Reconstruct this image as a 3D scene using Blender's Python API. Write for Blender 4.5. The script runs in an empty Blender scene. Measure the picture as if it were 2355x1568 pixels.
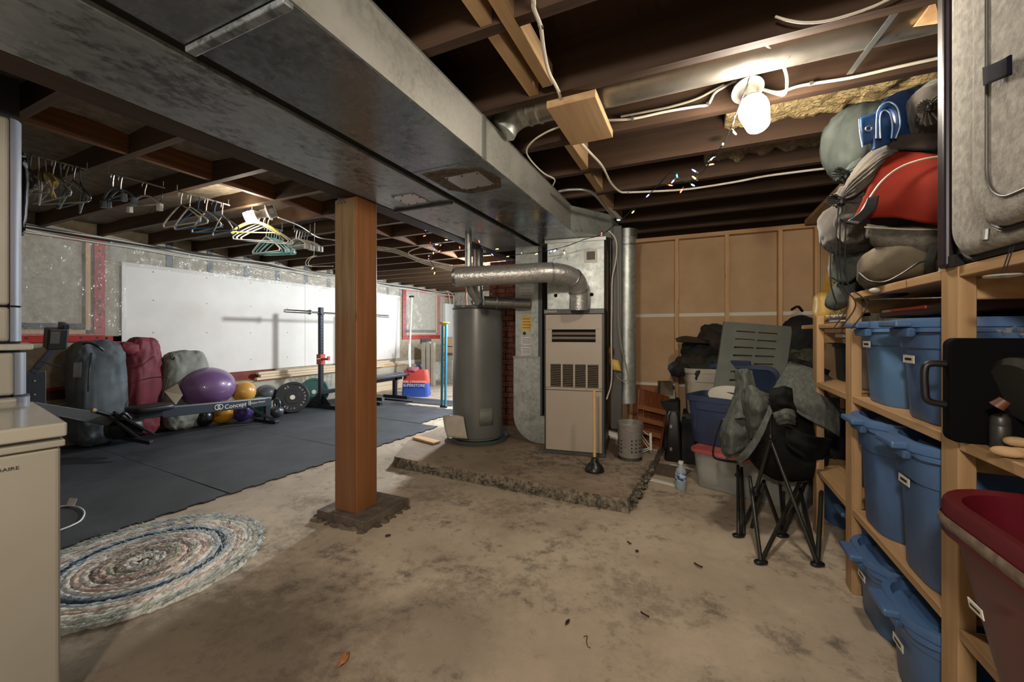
import bpy, bmesh, math, random
from mathutils import Vector, Matrix, noise
C0 = bpy.context.scene
COL = C0.collection
random.seed(7)
PI = math.pi
# ---------------------------------------------------------------- camera
YAW = math.atan(423/930.); FS, FC = math.sin(YAW), math.cos(YAW); EYE = 1.2
cd = bpy.data.cameras.new('camera'); cam = bpy.data.objects.new('camera', cd); COL.objects.link(cam)
cam.location = (0, 0, EYE); cam.rotation_euler = (PI/2, 0, YAW)
cd.sensor_width = 36; cd.lens = 36*930/2355.; cd.shift_y = -19/2355.; cd.clip_start = .05
C0.camera = cam
# ---------------------------------------------------------------- world and light
w = bpy.data.worlds.new('world'); C0.world = w; w.use_nodes = True
w.node_tree.nodes['Background'].inputs[0].default_value = (.75, .82, 1, 1)
w.node_tree.nodes['Background'].inputs[1].default_value = .12
LAMP_MAIN, LAMP_LEFT, LAMP_FAR, FILL_BACK, WINDOW_LIGHT = 18, 12, 150, 60, 80
def point(name, loc, power, col, r=.05):
    l = bpy.data.lights.new(name, 'POINT'); l.energy = power; l.color = col; l.shadow_soft_size = r
    o = bpy.data.objects.new(name, l); COL.objects.link(o); o.location = loc; return o
point('far_bulb_light', (-2.7, 5.6, 1.98), LAMP_FAR, (.88, .94, 1.0), .12)
point('rear_fill_light', (-.2, -.9, 2.05), FILL_BACK, (1.0, .90, .80), .10)  # unseen fill lamp added behind the camera to lift the near side
al = bpy.data.lights.new('window_daylight', 'AREA'); al.energy = WINDOW_LIGHT; al.color = (.80, .90, 1.0)
al.shape = 'RECTANGLE'; al.size = 1.6; al.size_y = .8
ao = bpy.data.objects.new('window_daylight', al); COL.objects.link(ao); ao.location = (-3.0, 9.45, 1.6); ao.rotation_euler = (PI/2, 0, PI)
vs = C0.view_settings; vs.view_transform = 'Standard'; vs.look = 'None'; vs.gamma = 1; vs.use_curve_mapping = False
vs.exposure = 1.6
# ---------------------------------------------------------------- helpers
def at(px, py, X=None, Y=None, Z=None, D=None):
    "the point of the room seen at a pixel of the photograph, on the given plane or at the given depth"
    u = (px-1177.5)/930.; v = -(py-765.)/930.
    d = (-FS+FC*u, FC+FS*u, v)
    t = D if D is not None else X/d[0] if X is not None else Y/d[1] if Y is not None else (Z-EYE)/d[2]
    return Vector((d[0]*t, d[1]*t, EYE+d[2]*t))
def srgb(h):
    if isinstance(h, str): h = [int(h[i:i+2], 16)/255 for i in (0, 2, 4)]
    return [c/12.92 if c <= .04045 else ((c+.055)/1.055)**2.4 for c in h[:3]]+[1]
class MB:
    def __init__(s): s.v = []; s.f = []
    def add(s, vs, fs):
        n = len(s.v); s.v += [Vector(v) for v in vs]; s.f += [tuple(i+n for i in f) for f in fs]; return s
    def box(s, c, d, M=None, tap=1.0):
        c = Vector(c); x, y, z = [k/2 for k in d]; vs = []
        for k in (-1, 1):
            t = tap if k < 0 else 1
            for i, j in ((-1, -1), (1, -1), (1, 1), (-1, 1)):
                p = Vector((i*x*t, j*y*t, k*z)); vs.append(c+(M @ p if M else p))
        return s.add(vs, [(3, 2, 1, 0), (4, 5, 6, 7), (0, 1, 5, 4), (1, 2, 6, 5), (2, 3, 7, 6), (3, 0, 4, 7)])
    def b2(s, a, b):
        a, b = Vector(a), Vector(b); return s.box((a+b)/2, [abs(k) for k in (b-a)])
    def beam(s, p, q, w_, h_, up=(0, 0, 1)):
        p, q = Vector(p), Vector(q); z = (q-p); L = z.length; z.normalize(); u = Vector(up)
        if abs(z.dot(u)) > .98: u = Vector((0, 1, 0))
        x = z.cross(u).normalized(); y = x.cross(z)
        return s.box((p+q)/2, (w_, h_, L), Matrix((x, y, z)).transposed())
    def tube(s, pts, r, n=8, cap=True, closed=False):
        pts = [Vector(p) for p in pts]; m = len(pts); rs = r if isinstance(r, (list, tuple)) else [r]*m
        vs = []; up = None
        for i, p in enumerate(pts):
            if closed: t = pts[(i+1) % m]-pts[i-1]
            else: t = pts[min(i+1, m-1)]-pts[max(i-1, 0)]
            if t.length < 1e-9: t = Vector((0, 0, 1))
            t.normalize()
            if up is None: up = Vector((0, 0, 1)) if abs(t.z) < .9 else Vector((1, 0, 0))
            x = up-t*up.dot(t)
            if x.length < 1e-6: x = t.orthogonal()
            x.normalize(); up = x; y = t.cross(x)
            for k in range(n):
                a = 2*PI*k/n; vs.append(p+(x*math.cos(a)+y*math.sin(a))*rs[i])
        fs = []
        for i in range(m if closed else m-1):
            j = (i+1) % m
            for k in range(n): fs.append((i*n+k, i*n+(k+1) % n, j*n+(k+1) % n, j*n+k))
        if cap and not closed: fs += [tuple(range(n))[::-1], tuple((m-1)*n+k for k in range(n))]
        return s.add(vs, fs)
    def lathe(s, prof, c=(0, 0, 0), n=32, M=None, sx=1, sy=1):
        c = Vector(c); vs = []; m = len(prof)
        for r, z in prof:
            for k in range(n):
                a = 2*PI*k/n; p = Vector((r*math.cos(a)*sx, r*math.sin(a)*sy, z)); vs.append(c+(M @ p if M else p))
        fs = [(i*n+k, i*n+(k+1) % n, (i+1)*n+(k+1) % n, (i+1)*n+k) for i in range(m-1) for k in range(n)]
        if prof[0][0] > 1e-5: fs.append(tuple(range(n))[::-1])
        if prof[-1][0] > 1e-5: fs.append(tuple((m-1)*n+k for k in range(n)))
        return s.add(vs, fs)
    def prism(s, poly, vec):
        vec = Vector(vec); n = len(poly); a = [Vector(p) for p in poly]
        return s.add(a+[p+vec for p in a], [tuple(range(n))[::-1], tuple(range(n, 2*n))]+[(i, (i+1) % n, n+(i+1) % n, n+i) for i in range(n)])
    def blob(s, c, d, e1=.6, e2=.6, M=None, amp=.0, sc=6, seed=0, nu=40, nv=28, fold=None):
        "soft bag: superellipsoid with folds"
        c = Vector(c); vs = []
        pw = lambda a, e: math.copysign(abs(a)**e, a)
        for i in range(nv+1):
            t = -PI/2+PI*i/nv
            for k in range(nu):
                a = 2*PI*k/nu
                p = Vector((d[0]/2*pw(math.cos(t), e1)*pw(math.cos(a), e2), d[1]/2*pw(math.cos(t), e1)*pw(math.sin(a), e2), d[2]/2*pw(math.sin(t), e1)))
                if amp:
                    q = p*sc
                    if fold: q = Vector((q.x*fold[0], q.y*fold[1], q.z*fold[2]))
                    h = noise.noise(q+Vector((seed*7.3, seed, 0)))+.5*(1-2*abs(noise.noise(q*2.1+Vector((seed, 3, 1)))))+.25*(1-2*abs(noise.noise(q*4.3+Vector((seed, 9, 1)))))
                    nrm = Vector((p.x/(d[0]**2), p.y/(d[1]**2), p.z/(d[2]**2)))
                    if nrm.length > 0: p = p+nrm.normalized()*h*amp
                vs.append(c+(M @ p if M else p))
        fs = [(i*nu+k, i*nu+(k+1) % nu, (i+1)*nu+(k+1) % nu, (i+1)*nu+k) for i in range(nv) for k in range(nu)]
        return s.add(vs, fs)
    def patch(s, G, n=20, amp=0., sc=6, seed=0, aniso=(1, 1, 1), pleat=None):
        "cloth through a grid of control points, smooth between them, with folds"
        R, K = len(G), len(G[0])
        def cr(a, b, c, d, t): return .5*((2*b)+(c-a)*t+(2*a-5*b+4*c-d)*t*t+(3*b-a-3*c+d)*t**3)
        def row(P, u):
            m = len(P)-1; x = u*m; i = min(int(x), m-1); t = x-i
            g = lambda j: P[j] if 0 <= j <= m else (P[0]*2-P[1] if j < 0 else P[m]*2-P[m-1])
            return cr(g(i-1), g(i), g(i+1), g(i+2), t)
        G = [[Vector(p) for p in r] for r in G]; vs = []
        nu, nv = (n, n) if isinstance(n, int) else n
        for i in range(nv+1):
            for j in range(nu+1):
                p = row([row(r, j/nu) for r in G], i/nv)
                vs.append(p)
        N = []
        for i in range(nv+1):
            for j in range(nu+1):
                a = vs[i*(nu+1)+min(j+1, nu)]-vs[i*(nu+1)+max(j-1, 0)]; b = vs[min(i+1, nv)*(nu+1)+j]-vs[max(i-1, 0)*(nu+1)+j]
                q = a.cross(b); N.append(q.normalized() if q.length > 0 else Vector((0, 0, 1)))
        if pleat:
            k_, a_ = pleat
            for i in range(nv+1):
                for j in range(nu+1):
                    u, v = j/nu, i/nv; f = noise.noise(Vector((v*k_, u*1.3, seed)))*1.4+.5*math.sin(v*k_*3.1+2*noise.noise(Vector((v*3, u*2, seed+5))))
                    I = i*(nu+1)+j; vs[I] = vs[I]+N[I]*f*a_*min(1, 3*u+.25)*max(.15, 1-u*.8)
        if amp:
            out = []
            for p, q in zip(vs, N):
                z = Vector((p.x*aniso[0], p.y*aniso[1], p.z*aniso[2]))*sc+Vector((seed*3.1, seed, 0))
                h = noise.noise(z)+.6*(1-2.2*abs(noise.noise(z*1.9)))+.3*(1-2*abs(noise.noise(z*4)))
                out.append(p+q*h*amp)
            vs = out
        return s.add(vs, [(i*(nu+1)+j, i*(nu+1)+j+1, (i+1)*(nu+1)+j+1, (i+1)*(nu+1)+j) for i in range(nv) for j in range(nu)])
def wpos(o):
    M = o.matrix_basis.copy(); p = o.parent
    while p: M = p.matrix_basis @ M; p = p.parent
    return M
def obj(name, mb, m, parent=None, world=True, smooth=40, bevel=0, solid=0, loc=None, label=None, kind=None, seg=2, sub=0):
    me = bpy.data.meshes.new(name); o = bpy.data.objects.new(name, me); COL.objects.link(o)
    vs = mb.v
    if parent: o.parent = parent
    if world and parent:
        I = wpos(parent).inverted(); vs = [I @ v for v in vs]
    if loc is not None and not parent:
        L = Vector(loc); vs = [v-L for v in vs]; o.location = L
    elif not parent and world and len(vs):
        xs = [v.x for v in vs]; ys = [v.y for v in vs]
        L = Vector(((min(xs)+max(xs))/2, (min(ys)+max(ys))/2, min(v.z for v in vs))); vs = [v-L for v in vs]; o.location = L
    me.from_pydata([tuple(v) for v in vs], [], mb.f); me.update()
    for mm in (m if isinstance(m, list) else [m]): me.materials.append(mm)
    if smooth:
        me.polygons.foreach_set('use_smooth', [True]*len(me.polygons)); me.set_sharp_from_angle(angle=math.radians(smooth))
    if solid:
        d = o.modifiers.new('s', 'SOLIDIFY'); d.thickness = solid; d.offset = 0
    if bevel:
        d = o.modifiers.new('b', 'BEVEL'); d.width = bevel; d.segments = seg; d.limit_method = 'ANGLE'; d.angle_limit = math.radians(35)
    if sub:
        d = o.modifiers.new('u', 'SUBSURF'); d.levels = sub; d.render_levels = sub
    if label: o['label'] = label
    if kind: o['kind'] = kind
    return o
def tag(o, label, cat, group=None):
    o['label'] = label; o['category'] = cat
    if group: o['group'] = group
    return o
def thing(name, label, cat, loc=(0, 0, 0), rz=0, group=None):
    o = bpy.data.objects.new(name, None); COL.objects.link(o); o.location = loc; o.rotation_euler = (0, 0, rz)
    o.empty_display_size = .05
    return tag(o, label, cat, group)
def struct(name, mb, m, **k):
    k.setdefault('smooth', 0); o = obj(name, mb, m, **k); o['kind'] = 'structure'; return o
def dup(root, loc=None, rz=None, label=None, group=None, mats=None):
    r = root.copy(); COL.objects.link(r)
    if loc is not None: r.location = loc
    if rz is not None: r.rotation_euler = (0, 0, rz) if not isinstance(rz, tuple) else rz
    if label: r['label'] = label
    if group: r['group'] = group
    for ch in list(root.children):
        c = ch.copy(); COL.objects.link(c); c.parent = r
        for g in ch.children:
            d = g.copy(); COL.objects.link(d); d.parent = c
    return r
def text(name, s, size, m, parent, loc, rot, ext=.0008, align='CENTER', sx=1, label=None):
    "flat lettering as a mesh; loc and rot in the parent's frame"
    cu = bpy.data.curves.new(name, 'FONT'); cu.body = s; cu.size = size; cu.extrude = ext; cu.align_x = align; cu.align_y = 'CENTER'; cu.resolution_u = 2
    t = bpy.data.objects.new(name, cu); COL.objects.link(t)
    dg = bpy.context.evaluated_depsgraph_get(); me = bpy.data.meshes.new_from_object(t.evaluated_get(dg))
    bpy.data.objects.remove(t)
    o = bpy.data.objects.new(name, me); COL.objects.link(o); me.materials.clear(); me.materials.append(m)
    o.parent = parent; o.location = loc; o.rotation_euler = rot; o.scale = (sx, 1, 1)
    if label: o['label'] = label
    return o
def rotz(a): return Matrix.Rotation(a, 3, 'Z')
def eul(x, y, z): 
    from mathutils import Euler
    return Euler((x, y, z)).to_matrix()
def curve(pts, n=8):
    "smooth run of points"
    P = [Vector(p) for p in pts]; m = len(P)-1; out = []
    for i in range(m):
        a = P[i-1] if i else P[0]*2-P[1]; d = P[i+2] if i+2 <= m else P[m]*2-P[m-1]; b, c = P[i], P[i+1]
        for k in range(n):
            t = k/n; out.append(.5*((2*b)+(c-a)*t+(2*a-5*b+4*c-d)*t*t+(3*b-a-3*c+d)*t**3))
    return out+[P[m]]
# ---------------------------------------------------------------- materials
class NT:
    def __init__(s, name):
        s.m = bpy.data.materials.new(name); s.m.use_nodes = True; s.t = s.m.node_tree; s.p = s.t.nodes['Principled BSDF']
        s.tc = s.t.nodes.new('ShaderNodeTexCoord')
    def n(s, ty, **k):
        x = s.t.nodes.new('ShaderNode'+ty)
        for a, b in k.items():
            if a in x.inputs: x.inputs[a].default_value = b
            else: setattr(x, a, b)
        return x
    def l(s, a, b): s.t.links.new(a, b)
    def map(s, sc=(1, 1, 1), rot=(0, 0, 0), co='Object'):
        m = s.n('Mapping'); m.inputs['Scale'].default_value = sc; m.inputs['Rotation'].default_value = rot; s.l(s.tc.outputs[co], m.inputs[0]); return m.outputs[0]
    def noise(s, v, scale, detail=5, rough=.55):
        x = s.n('TexNoise'); x.inputs['Scale'].default_value = scale; x.inputs['Detail'].default_value = detail; x.inputs['Roughness'].default_value = rough; s.l(v, x.inputs['Vector']); return x.outputs['Fac']
    def ramp(s, fac, stops):
        r = s.n('ValToRGB'); e = r.color_ramp.elements
        while len(e) < len(stops): e.new(.5)
        for x, (p, c) in zip(e, stops): x.position = p; x.color = c if len(c) == 4 else (*c, 1)
        s.l(fac, r.inputs[0]); return r.outputs[0]
    def mix(s, fac, a, b, mode='MIX'):
        x = s.n('Mix'); x.data_type = 'RGBA'; x.blend_type = mode
        for i, q in ((0, fac), (6, a), (7, b)):
            if hasattr(q, 'links'): s.l(q, x.inputs[i])
            else: x.inputs[i].default_value = q
        return x.outputs[2]
    def bump(s, h, st=.3, dist=.01):
        b = s.n('Bump'); b.inputs['Strength'].default_value = st; b.inputs['Distance'].default_value = dist; s.l(h, b.inputs['Height']); s.l(b.outputs[0], s.p.inputs['Normal']); return b
MC = {}
def pm(name, c, c2=None, sc=8, lo=.4, hi=.65, rough=.5, metal=0, b=0, bs=60, bd=.002, st=(1, 1, 1), spec=.5, alpha=1, trans=0, coat=0, sheen=0):
    if name in MC: return MC[name]
    t = NT(name); p = t.p; c = srgb(c); p.inputs['Roughness'].default_value = rough; p.inputs['Metallic'].default_value = metal
    p.inputs['Specular IOR Level'].default_value = spec
    if c2:
        c2 = srgb(c2); f = t.noise(t.map(st), sc); t.l(t.ramp(f, [(lo, c), (hi, c2)]), p.inputs['Base Color'])
    else: p.inputs['Base Color'].default_value = c
    if b: t.bump(t.noise(t.map(st), bs, 4), b, bd)
    if alpha < 1: p.inputs['Alpha'].default_value = alpha
    if trans: p.inputs['Transmission Weight'].default_value = trans
    if coat: p.inputs['Coat Weight'].default_value = coat
    if sheen: p.inputs['Sheen Weight'].default_value = sheen
    MC[name] = t.m; return t.m
def wood(name, c, c2, axis=0, rough=.6, knots=True, sc=1.0, b=.25):
    if name in MC: return MC[name]
    t = NT(name); s = [14*sc, 14*sc, 14*sc]; s[axis] = .9*sc
    v = t.map(tuple(s)); f = t.noise(v, 2.2, 8, .6)
    wv = t.n('TexWave'); wv.wave_type = 'BANDS'; wv.bands_direction = 'XYZ'[(axis+1) % 3]; wv.inputs['Scale'].default_value = .55; wv.inputs['Distortion'].default_value = 7; wv.inputs['Detail'].default_value = 3
    t.l(v, wv.inputs['Vector'])
    col = t.ramp(f, [(.32, srgb(c)), (.68, srgb(c2))])
    col = t.mix(.35, col, t.ramp(wv.outputs['Fac'], [(.2, srgb(c2)), (.8, srgb(c))]))
    if knots:
        s2 = [5, 5, 5]; s2[axis] = 2.2; vo = t.n('TexVoronoi'); t.l(t.map(tuple(s2)), vo.inputs['Vector']); vo.inputs['Scale'].default_value = .8
        dk = [k*.28 for k in srgb(c)[:3]]+[1]
        col = t.mix(t.ramp(vo.outputs['Distance'], [(.03, (1, 1, 1)), (.085, (0, 0, 0))]), col, dk)
    t.l(col, t.p.inputs['Base Color']); t.p.inputs['Roughness'].default_value = rough; t.p.inputs['Specular IOR Level'].default_value = .3
    t.bump(f, b, .003); MC[name] = t.m; return t.m
def galv(name, c, c2, metal=.85, rough=.38, cell=28, stain=None, st=(1, 1, 1), amt=.5):
    if name in MC: return MC[name]
    t = NT(name); v = t.map(st); vo = t.n('TexVoronoi'); vo.inputs['Scale'].default_value = cell; t.l(v, vo.inputs['Vector'])
    sep = t.n('SeparateColor'); t.l(vo.outputs['Color'], sep.inputs[0])
    f = t.noise(v, 6, 8, .7)
    col = t.ramp(sep.outputs[0], [(0, srgb(c)), (1, srgb(c2))])
    col = t.mix(t.ramp(f, [(.35, (0, 0, 0)), (.7, (1, 1, 1))]), col, srgb(c2))
    if stain: 
        g = t.noise(v, 26, 9, .75); h = t.noise(v, 3.2, 3); mm = t.n('Math', operation='MULTIPLY'); t.l(g, mm.inputs[0]); t.l(h, mm.inputs[1])
        col = t.mix(t.ramp(mm.outputs[0], [(.25, (0, 0, 0)), (.34, (amt, amt, amt))]), col, srgb(stain))
    t.l(col, t.p.inputs['Base Color']); t.p.inputs['Metallic'].default_value = metal
    t.l(t.ramp(f, [(.3, (rough-.08,)*3), (.7, (rough+.14,)*3)]), t.p.inputs['Roughness'])
    t.bump(t.noise(v, 3, 2), .25, .02); MC[name] = t.m; return t.m
def concrete(name, cols, stain, rough=.85, sc=1.0):
    if name in MC: return MC[name]
    t = NT(name); v = t.map((sc, sc, sc)); a = t.noise(v, 1.1, 8, .62); b = t.noise(v, 9, 9, .72); c = t.noise(v, 42, 6, .7)
    col = t.ramp(a, [(.32, srgb(cols[0])), (.5, srgb(cols[1])), (.66, srgb(cols[2]))])
    mm = t.n('Math', operation='MULTIPLY'); t.l(b, mm.inputs[0]); t.l(t.noise(v, .8, 4), mm.inputs[1])
    col = t.mix(t.ramp(mm.outputs[0], [(.25, (0, 0, 0)), (.38, (.8, .8, .8))]), col, srgb(stain))
    col = t.mix(t.ramp(c, [(.55, (0, 0, 0)), (.72, (.35, .35, .35))]), col, srgb(stain))
    lf = t.noise(v, 24, 6, .7); col = t.mix(t.ramp(lf, [(.60, (0, 0, 0)), (.75, (.25, .25, .25))]), col, srgb(cols[2]))
    t.l(col, t.p.inputs['Base Color']); t.p.inputs['Roughness'].default_value = rough; t.p.inputs['Specular IOR Level'].default_value = .3
    t.bump(c, .25, .004); MC[name] = t.m; return t.m
def floor_mat():
    t = NT('floor_concrete'); v = t.map((1, 1, 1)); a = t.noise(v, 1.3, 9, .65); b = t.noise(v, 17, 10, .8); lo = t.noise(v, 1.7, 4, .6); c = t.noise(v, 85, 6, .75); m = t.noise(v, 5.5, 8, .75)
    col = t.ramp(a, [(.34, srgb('9c8e7b')), (.5, srgb('ad9d88')), (.64, srgb('bfb09a'))])
    col = t.mix(t.ramp(m, [(.50, (0, 0, 0)), (.64, (.32, .32, .32))]), col, srgb('867663'))
    mm = t.n('Math', operation='MULTIPLY'); t.l(b, mm.inputs[0]); t.l(lo, mm.inputs[1])
    col = t.mix(t.ramp(mm.outputs[0], [(.27, (0, 0, 0)), (.35, (.42, .42, .42))]), col, srgb('4f4538'))
    col = t.mix(t.ramp(c, [(.60, (0, 0, 0)), (.72, (.5, .5, .5))]), col, srgb('5c5041'))
    # dirt worn into two areas of the floor, and two oil spots
    def dirt(col, x, y, r, amt, c_, thr=(.40, .62)):
        mp = t.n('Mapping'); mp.inputs['Location'].default_value = (-x/r, -y/r, 0); mp.inputs['Scale'].default_value = (1/r, 1/r, 1/r); t.l(t.tc.outputs['Object'], mp.inputs[0])
        g = t.n('TexGradient'); g.gradient_type = 'SPHERICAL'; t.l(mp.outputs[0], g.inputs[0])
        k = t.n('Math', operation='ADD'); t.l(g.outputs['Fac'], k.inputs[0]); q = t.n('Math', operation='MULTIPLY'); t.l(m, q.inputs[0]); q.inputs[1].default_value = .9; t.l(q.outputs[0], k.inputs[1])
        k2 = t.n('Math', operation='MULTIPLY'); t.l(k.outputs[0], k2.inputs[0]); k2.inputs[1].default_value = .6
        return t.mix(t.ramp(k2.outputs[0], [(thr[0], (0, 0, 0)), (thr[1], (amt, amt, amt))]), col, srgb(c_))
    ox, oy = -2.44, 4.0
    col = dirt(col, -1.65-ox, .75-oy, 1.1, .78, '55483a'); col = dirt(col, -.95-ox, 1.35-oy, .5, .4, '5d5346'); col = dirt(col, .1-ox, 1.3-oy, .5, .3, '63594a')
    for x, y, r in ((-1.62, 1.42, .06), (-1.57, 1.36, .07)): col = dirt(col, x-ox, y-oy, r, .7, '3f3d3a', (.30, .42))
    t.l(col, t.p.inputs['Base Color']); t.p.inputs['Roughness'].default_value = .8; t.p.inputs['Specular IOR Level'].default_value = .3; t.bump(c, .25, .003); return t.m
M_floor = floor_mat()
M_slab = concrete('slab_concrete', ('7a6a59', '8f7d69', 'a3937f'), '453a30', sc=1.4)
M_edge = pm('rough_aggregate', '3e3a33', '9a8d78', sc=30, lo=.35, hi=.75, rough=.95, b=.9, bs=70, bd=.01)
M_wallc = concrete('wall_concrete', ('8f8a7c', 'aaa595', 'bdb8a8'), '6a6557', sc=1.6)
M_pad = pm('pad_concrete', '4c4238', '6b5e50', sc=14, rough=.95, b=.6, bs=50, bd=.006)
M_deck = wood('deck_dark', '2a1b12', '3d291a', 1, .8)
M_bay = pm('bay_panel', '6b6252', '867b68', sc=16, rough=.9, b=.6, bs=22, bd=.01)
M_joist = wood('joist_wood', '2f2118', '473425', 0, .75)
M_joistl = wood('joist_wood_left', '3b2a1d', '56402c', 0, .7)
M_block = wood('block_wood', '5c3a1e', '7b5230', 1, .7)
M_newy = wood('new_wood_y', 'a1815c', 'b89a74', 1, .65)
M_beamy = wood('beam_wood', '2c1f16', '3f2d20', 1, .75)
M_post = wood('post_wood', '7a4d2b', '8d5e3a', 2, .5, sc=.8)
M_postw = wood('post_wood_weathered', '6e583f', '8a7052', 2, .7, sc=.8)
M_pinez = wood('pine_z', 'b58e62', 'd0aa7e', 2, .6)
M_piney = wood('pine_y', 'b08a5e', 'cba578', 1, .6)
M_pinex = wood('pine_x', 'b58e62', 'd0aa7e', 0, .6)
M_dryb = pm('drywall_back', 'b39470', 'c0a17c', sc=2.5, rough=.85, b=.1, bs=120, bd=.001)
M_white = pm('white_board', 'd9d4cb', 'e2ded6', sc=2, rough=.7)
M_wpaint = pm('white_paint', 'dcdad4', rough=.5)
M_galv = galv('galvanized', '8d938f', 'b9beb8', .75, .42, 34)
M_galvd = galv('galvanized_lit_side', '9a9a92', 'b0afa6', .7, .48, 60)
M_ductb = galv('duct_bottom', '747b80', '878e94', .6, .24, 60, stain='3a3c3c', st=(1, 1, 1), amt=.55)
M_ducta = galv('duct_bottom_streaked', '7b8286', '969da1', .45, .33, 40, stain='3c3e3e', st=(1, .7, 1), amt=.8)
M_pipe = galv('pipe_metal', '8b8e8b', 'a5a8a4', .92, .3, 30)
M_strap = pm('steel_strap', 'a8aaa6', rough=.35, metal=.9)
M_brick = pm('brick', '5a2f20', '7a4632', sc=20, rough=.9, b=.5, bs=60)
M_mortar = pm('mortar', '4a3f36', rough=1)
M_black = pm('black_plastic', '121212', rough=.45)
M_dark = pm('dark_metal', '1d1d1d', rough=.4, metal=.3)
M_seam = pm('dark_gap', '0b0a09', rough=1)
M_wire = pm('white_cable', 'c9c2b2', rough=.5)
M_wired = pm('grey_cable', '8b857a', rough=.5)
M_wireb = pm('black_cable', '161616', rough=.5)
M_copper = pm('copper', '9a5c37', rough=.35, metal=.9)
M_red = pm('red_tape', 'b0281f', '8c1d17', sc=5, rough=.35)
M_print = pm('black_print', '1c1a1a', rough=.6)
M_paper = pm('paper', 'd8d2c4', rough=.8)
# ---------------------------------------------------------------- the room
XL, XR, YB, YF = -6.2, 1.32, -1.6, 9.6     # wall planes
JB, JT = 2.28, 2.51                        # joist bottoms and tops
struct('floor', MB().b2((XL, YB, -.1), (XR, YF, 0)), M_floor)
CL = struct('ceiling', MB().b2((XL, YB, JT), (XR, YF, JT+.04)), M_deck)
struct('wall_right', MB().b2((XR, YB-.1, 0), (XR+.1, 4.9, JT)), M_wallc)
struct('wall_front', MB().b2((XL-.1, YB-.1, 0), (XR, YB, JT)), M_wallc)
WL = struct('wall_left', MB().b2((XL-.1, YB, 0), (XL, YF+.1, JT)), M_wallc)
struct('wall_far', MB().b2((XL, YF, 0), (-.9, YF+.1, JT)), M_wallc)
# joists: one row each side of the beam
jy = [.35-.46*4+.46*i for i in range(25)]
jy = [y-.0 for y in jy if YB < y < YF-.05]
jy = [1.27+.4655*i for i in range(-6, 18)]
for i, y in enumerate(jy):
    rr = random.Random(i)
    obj('joist', MB().b2((-2.1, y, JB+rr.uniform(-.006, .006)), (XR-.002, y+.045, JT-.001)), M_joist, CL, smooth=0)
    obj('joist', MB().b2((XL+.002, y, JB+rr.uniform(-.006, .006)), (-2.0, y+.043, JT-.001)), M_joistl, CL, smooth=0)
    if i < len(jy)-1:
        yy = jy[i+1]
        obj('blocking', MB().b2((-3.17, y+.046, JB+.005), (-3.13, yy-.001, JT-.01)), M_block, CL, smooth=0)
        if -2 < y < 4.2:
            # greyish panel above the left bays, with sagging ragged face
            m = MB(); nx = 40
            vs = []; fs = []
            for a in range(nx+1):
                for b in range(5):
                    X = -6.15+4.1*a/nx; Y = y+.048+(yy-y-.05)*b/4
                    vs.append((X, Y, JT-.10+.018*noise.noise(Vector((X*3, Y*4, i)))))
            for a in range(nx):
                for b in range(4): fs.append((a*5+b, a*5+b+1, (a+1)*5+b+1, (a+1)*5+b))
            obj('bay_panel', MB().add(vs, fs), M_bay, CL)
# pale new blocking between the joists right of the duct
for k, y in enumerate(jy):
    if .5 < y < 3.6 and abs(y-1.7355) > .02:
        obj('pale_blocking', MB().b2((-.70, y+.047, JB+.01), (-.655, y+.464, JT-.02)), M_newy, CL, smooth=0, label='pale new blocking')
obj('pale_blocking', MB().b2((-.635, 1.783, 2.245), (-.405, 2.196, 2.285)), M_newy, CL, smooth=0, bevel=.003, label='pale flat plank under two joists')
obj('pale_blocking', MB().b2((-.615, .85, JB+.0), (-.57, 1.68, JB+.09)), M_newy, CL, smooth=0, label='pale new blocking')
obj('ledger', MB().b2((.95, 3.0, 2.24), (1.05, 4.7, 2.28)), M_newy, CL, smooth=0)
# insulation hanging in two bays above the shelves
M_ins = pm('insulation', 'a58c5c', 'd2bd8a', sc=45, lo=.3, hi=.7, rough=1, b=1, bs=60, bd=.02)
M_insd = pm('insulation_dusty', '6f6450', '978a6d', sc=35, rough=1, b=1, bs=50, bd=.02)
def batt(y0, y1, x0, x1, z0, m, sd):
    vs = []; fs = []; nx, ny = 70, 16
    for a in range(nx+1):
        for b in range(ny+1):
            X = x0+(x1-x0)*a/nx; Y = y0+(y1-y0)*b/ny
            q = Vector((X*9, Y*9, sd)); z = z0+.03*noise.noise(q)+.02*noise.noise(q*3)
            if b == ny: z += .05*noise.noise(Vector((X*14, 1, sd)))-.01
            vs.append((X, Y, z))
    for a in range(nx):
        for b in range(ny): i = a*(ny+1)+b; fs.append((i, i+1, i+ny+2, i+ny+1))
    obj('insulation_batt', MB().add(vs, fs), m, CL, solid=.03)
batt(jy[8]+.05, jy[9]-.003, .15, 1.3, 2.40, M_ins, 1)
batt(jy[9]+.05, jy[10]-.003, .05, 1.3, 2.41, M_insd, 2)
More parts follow.
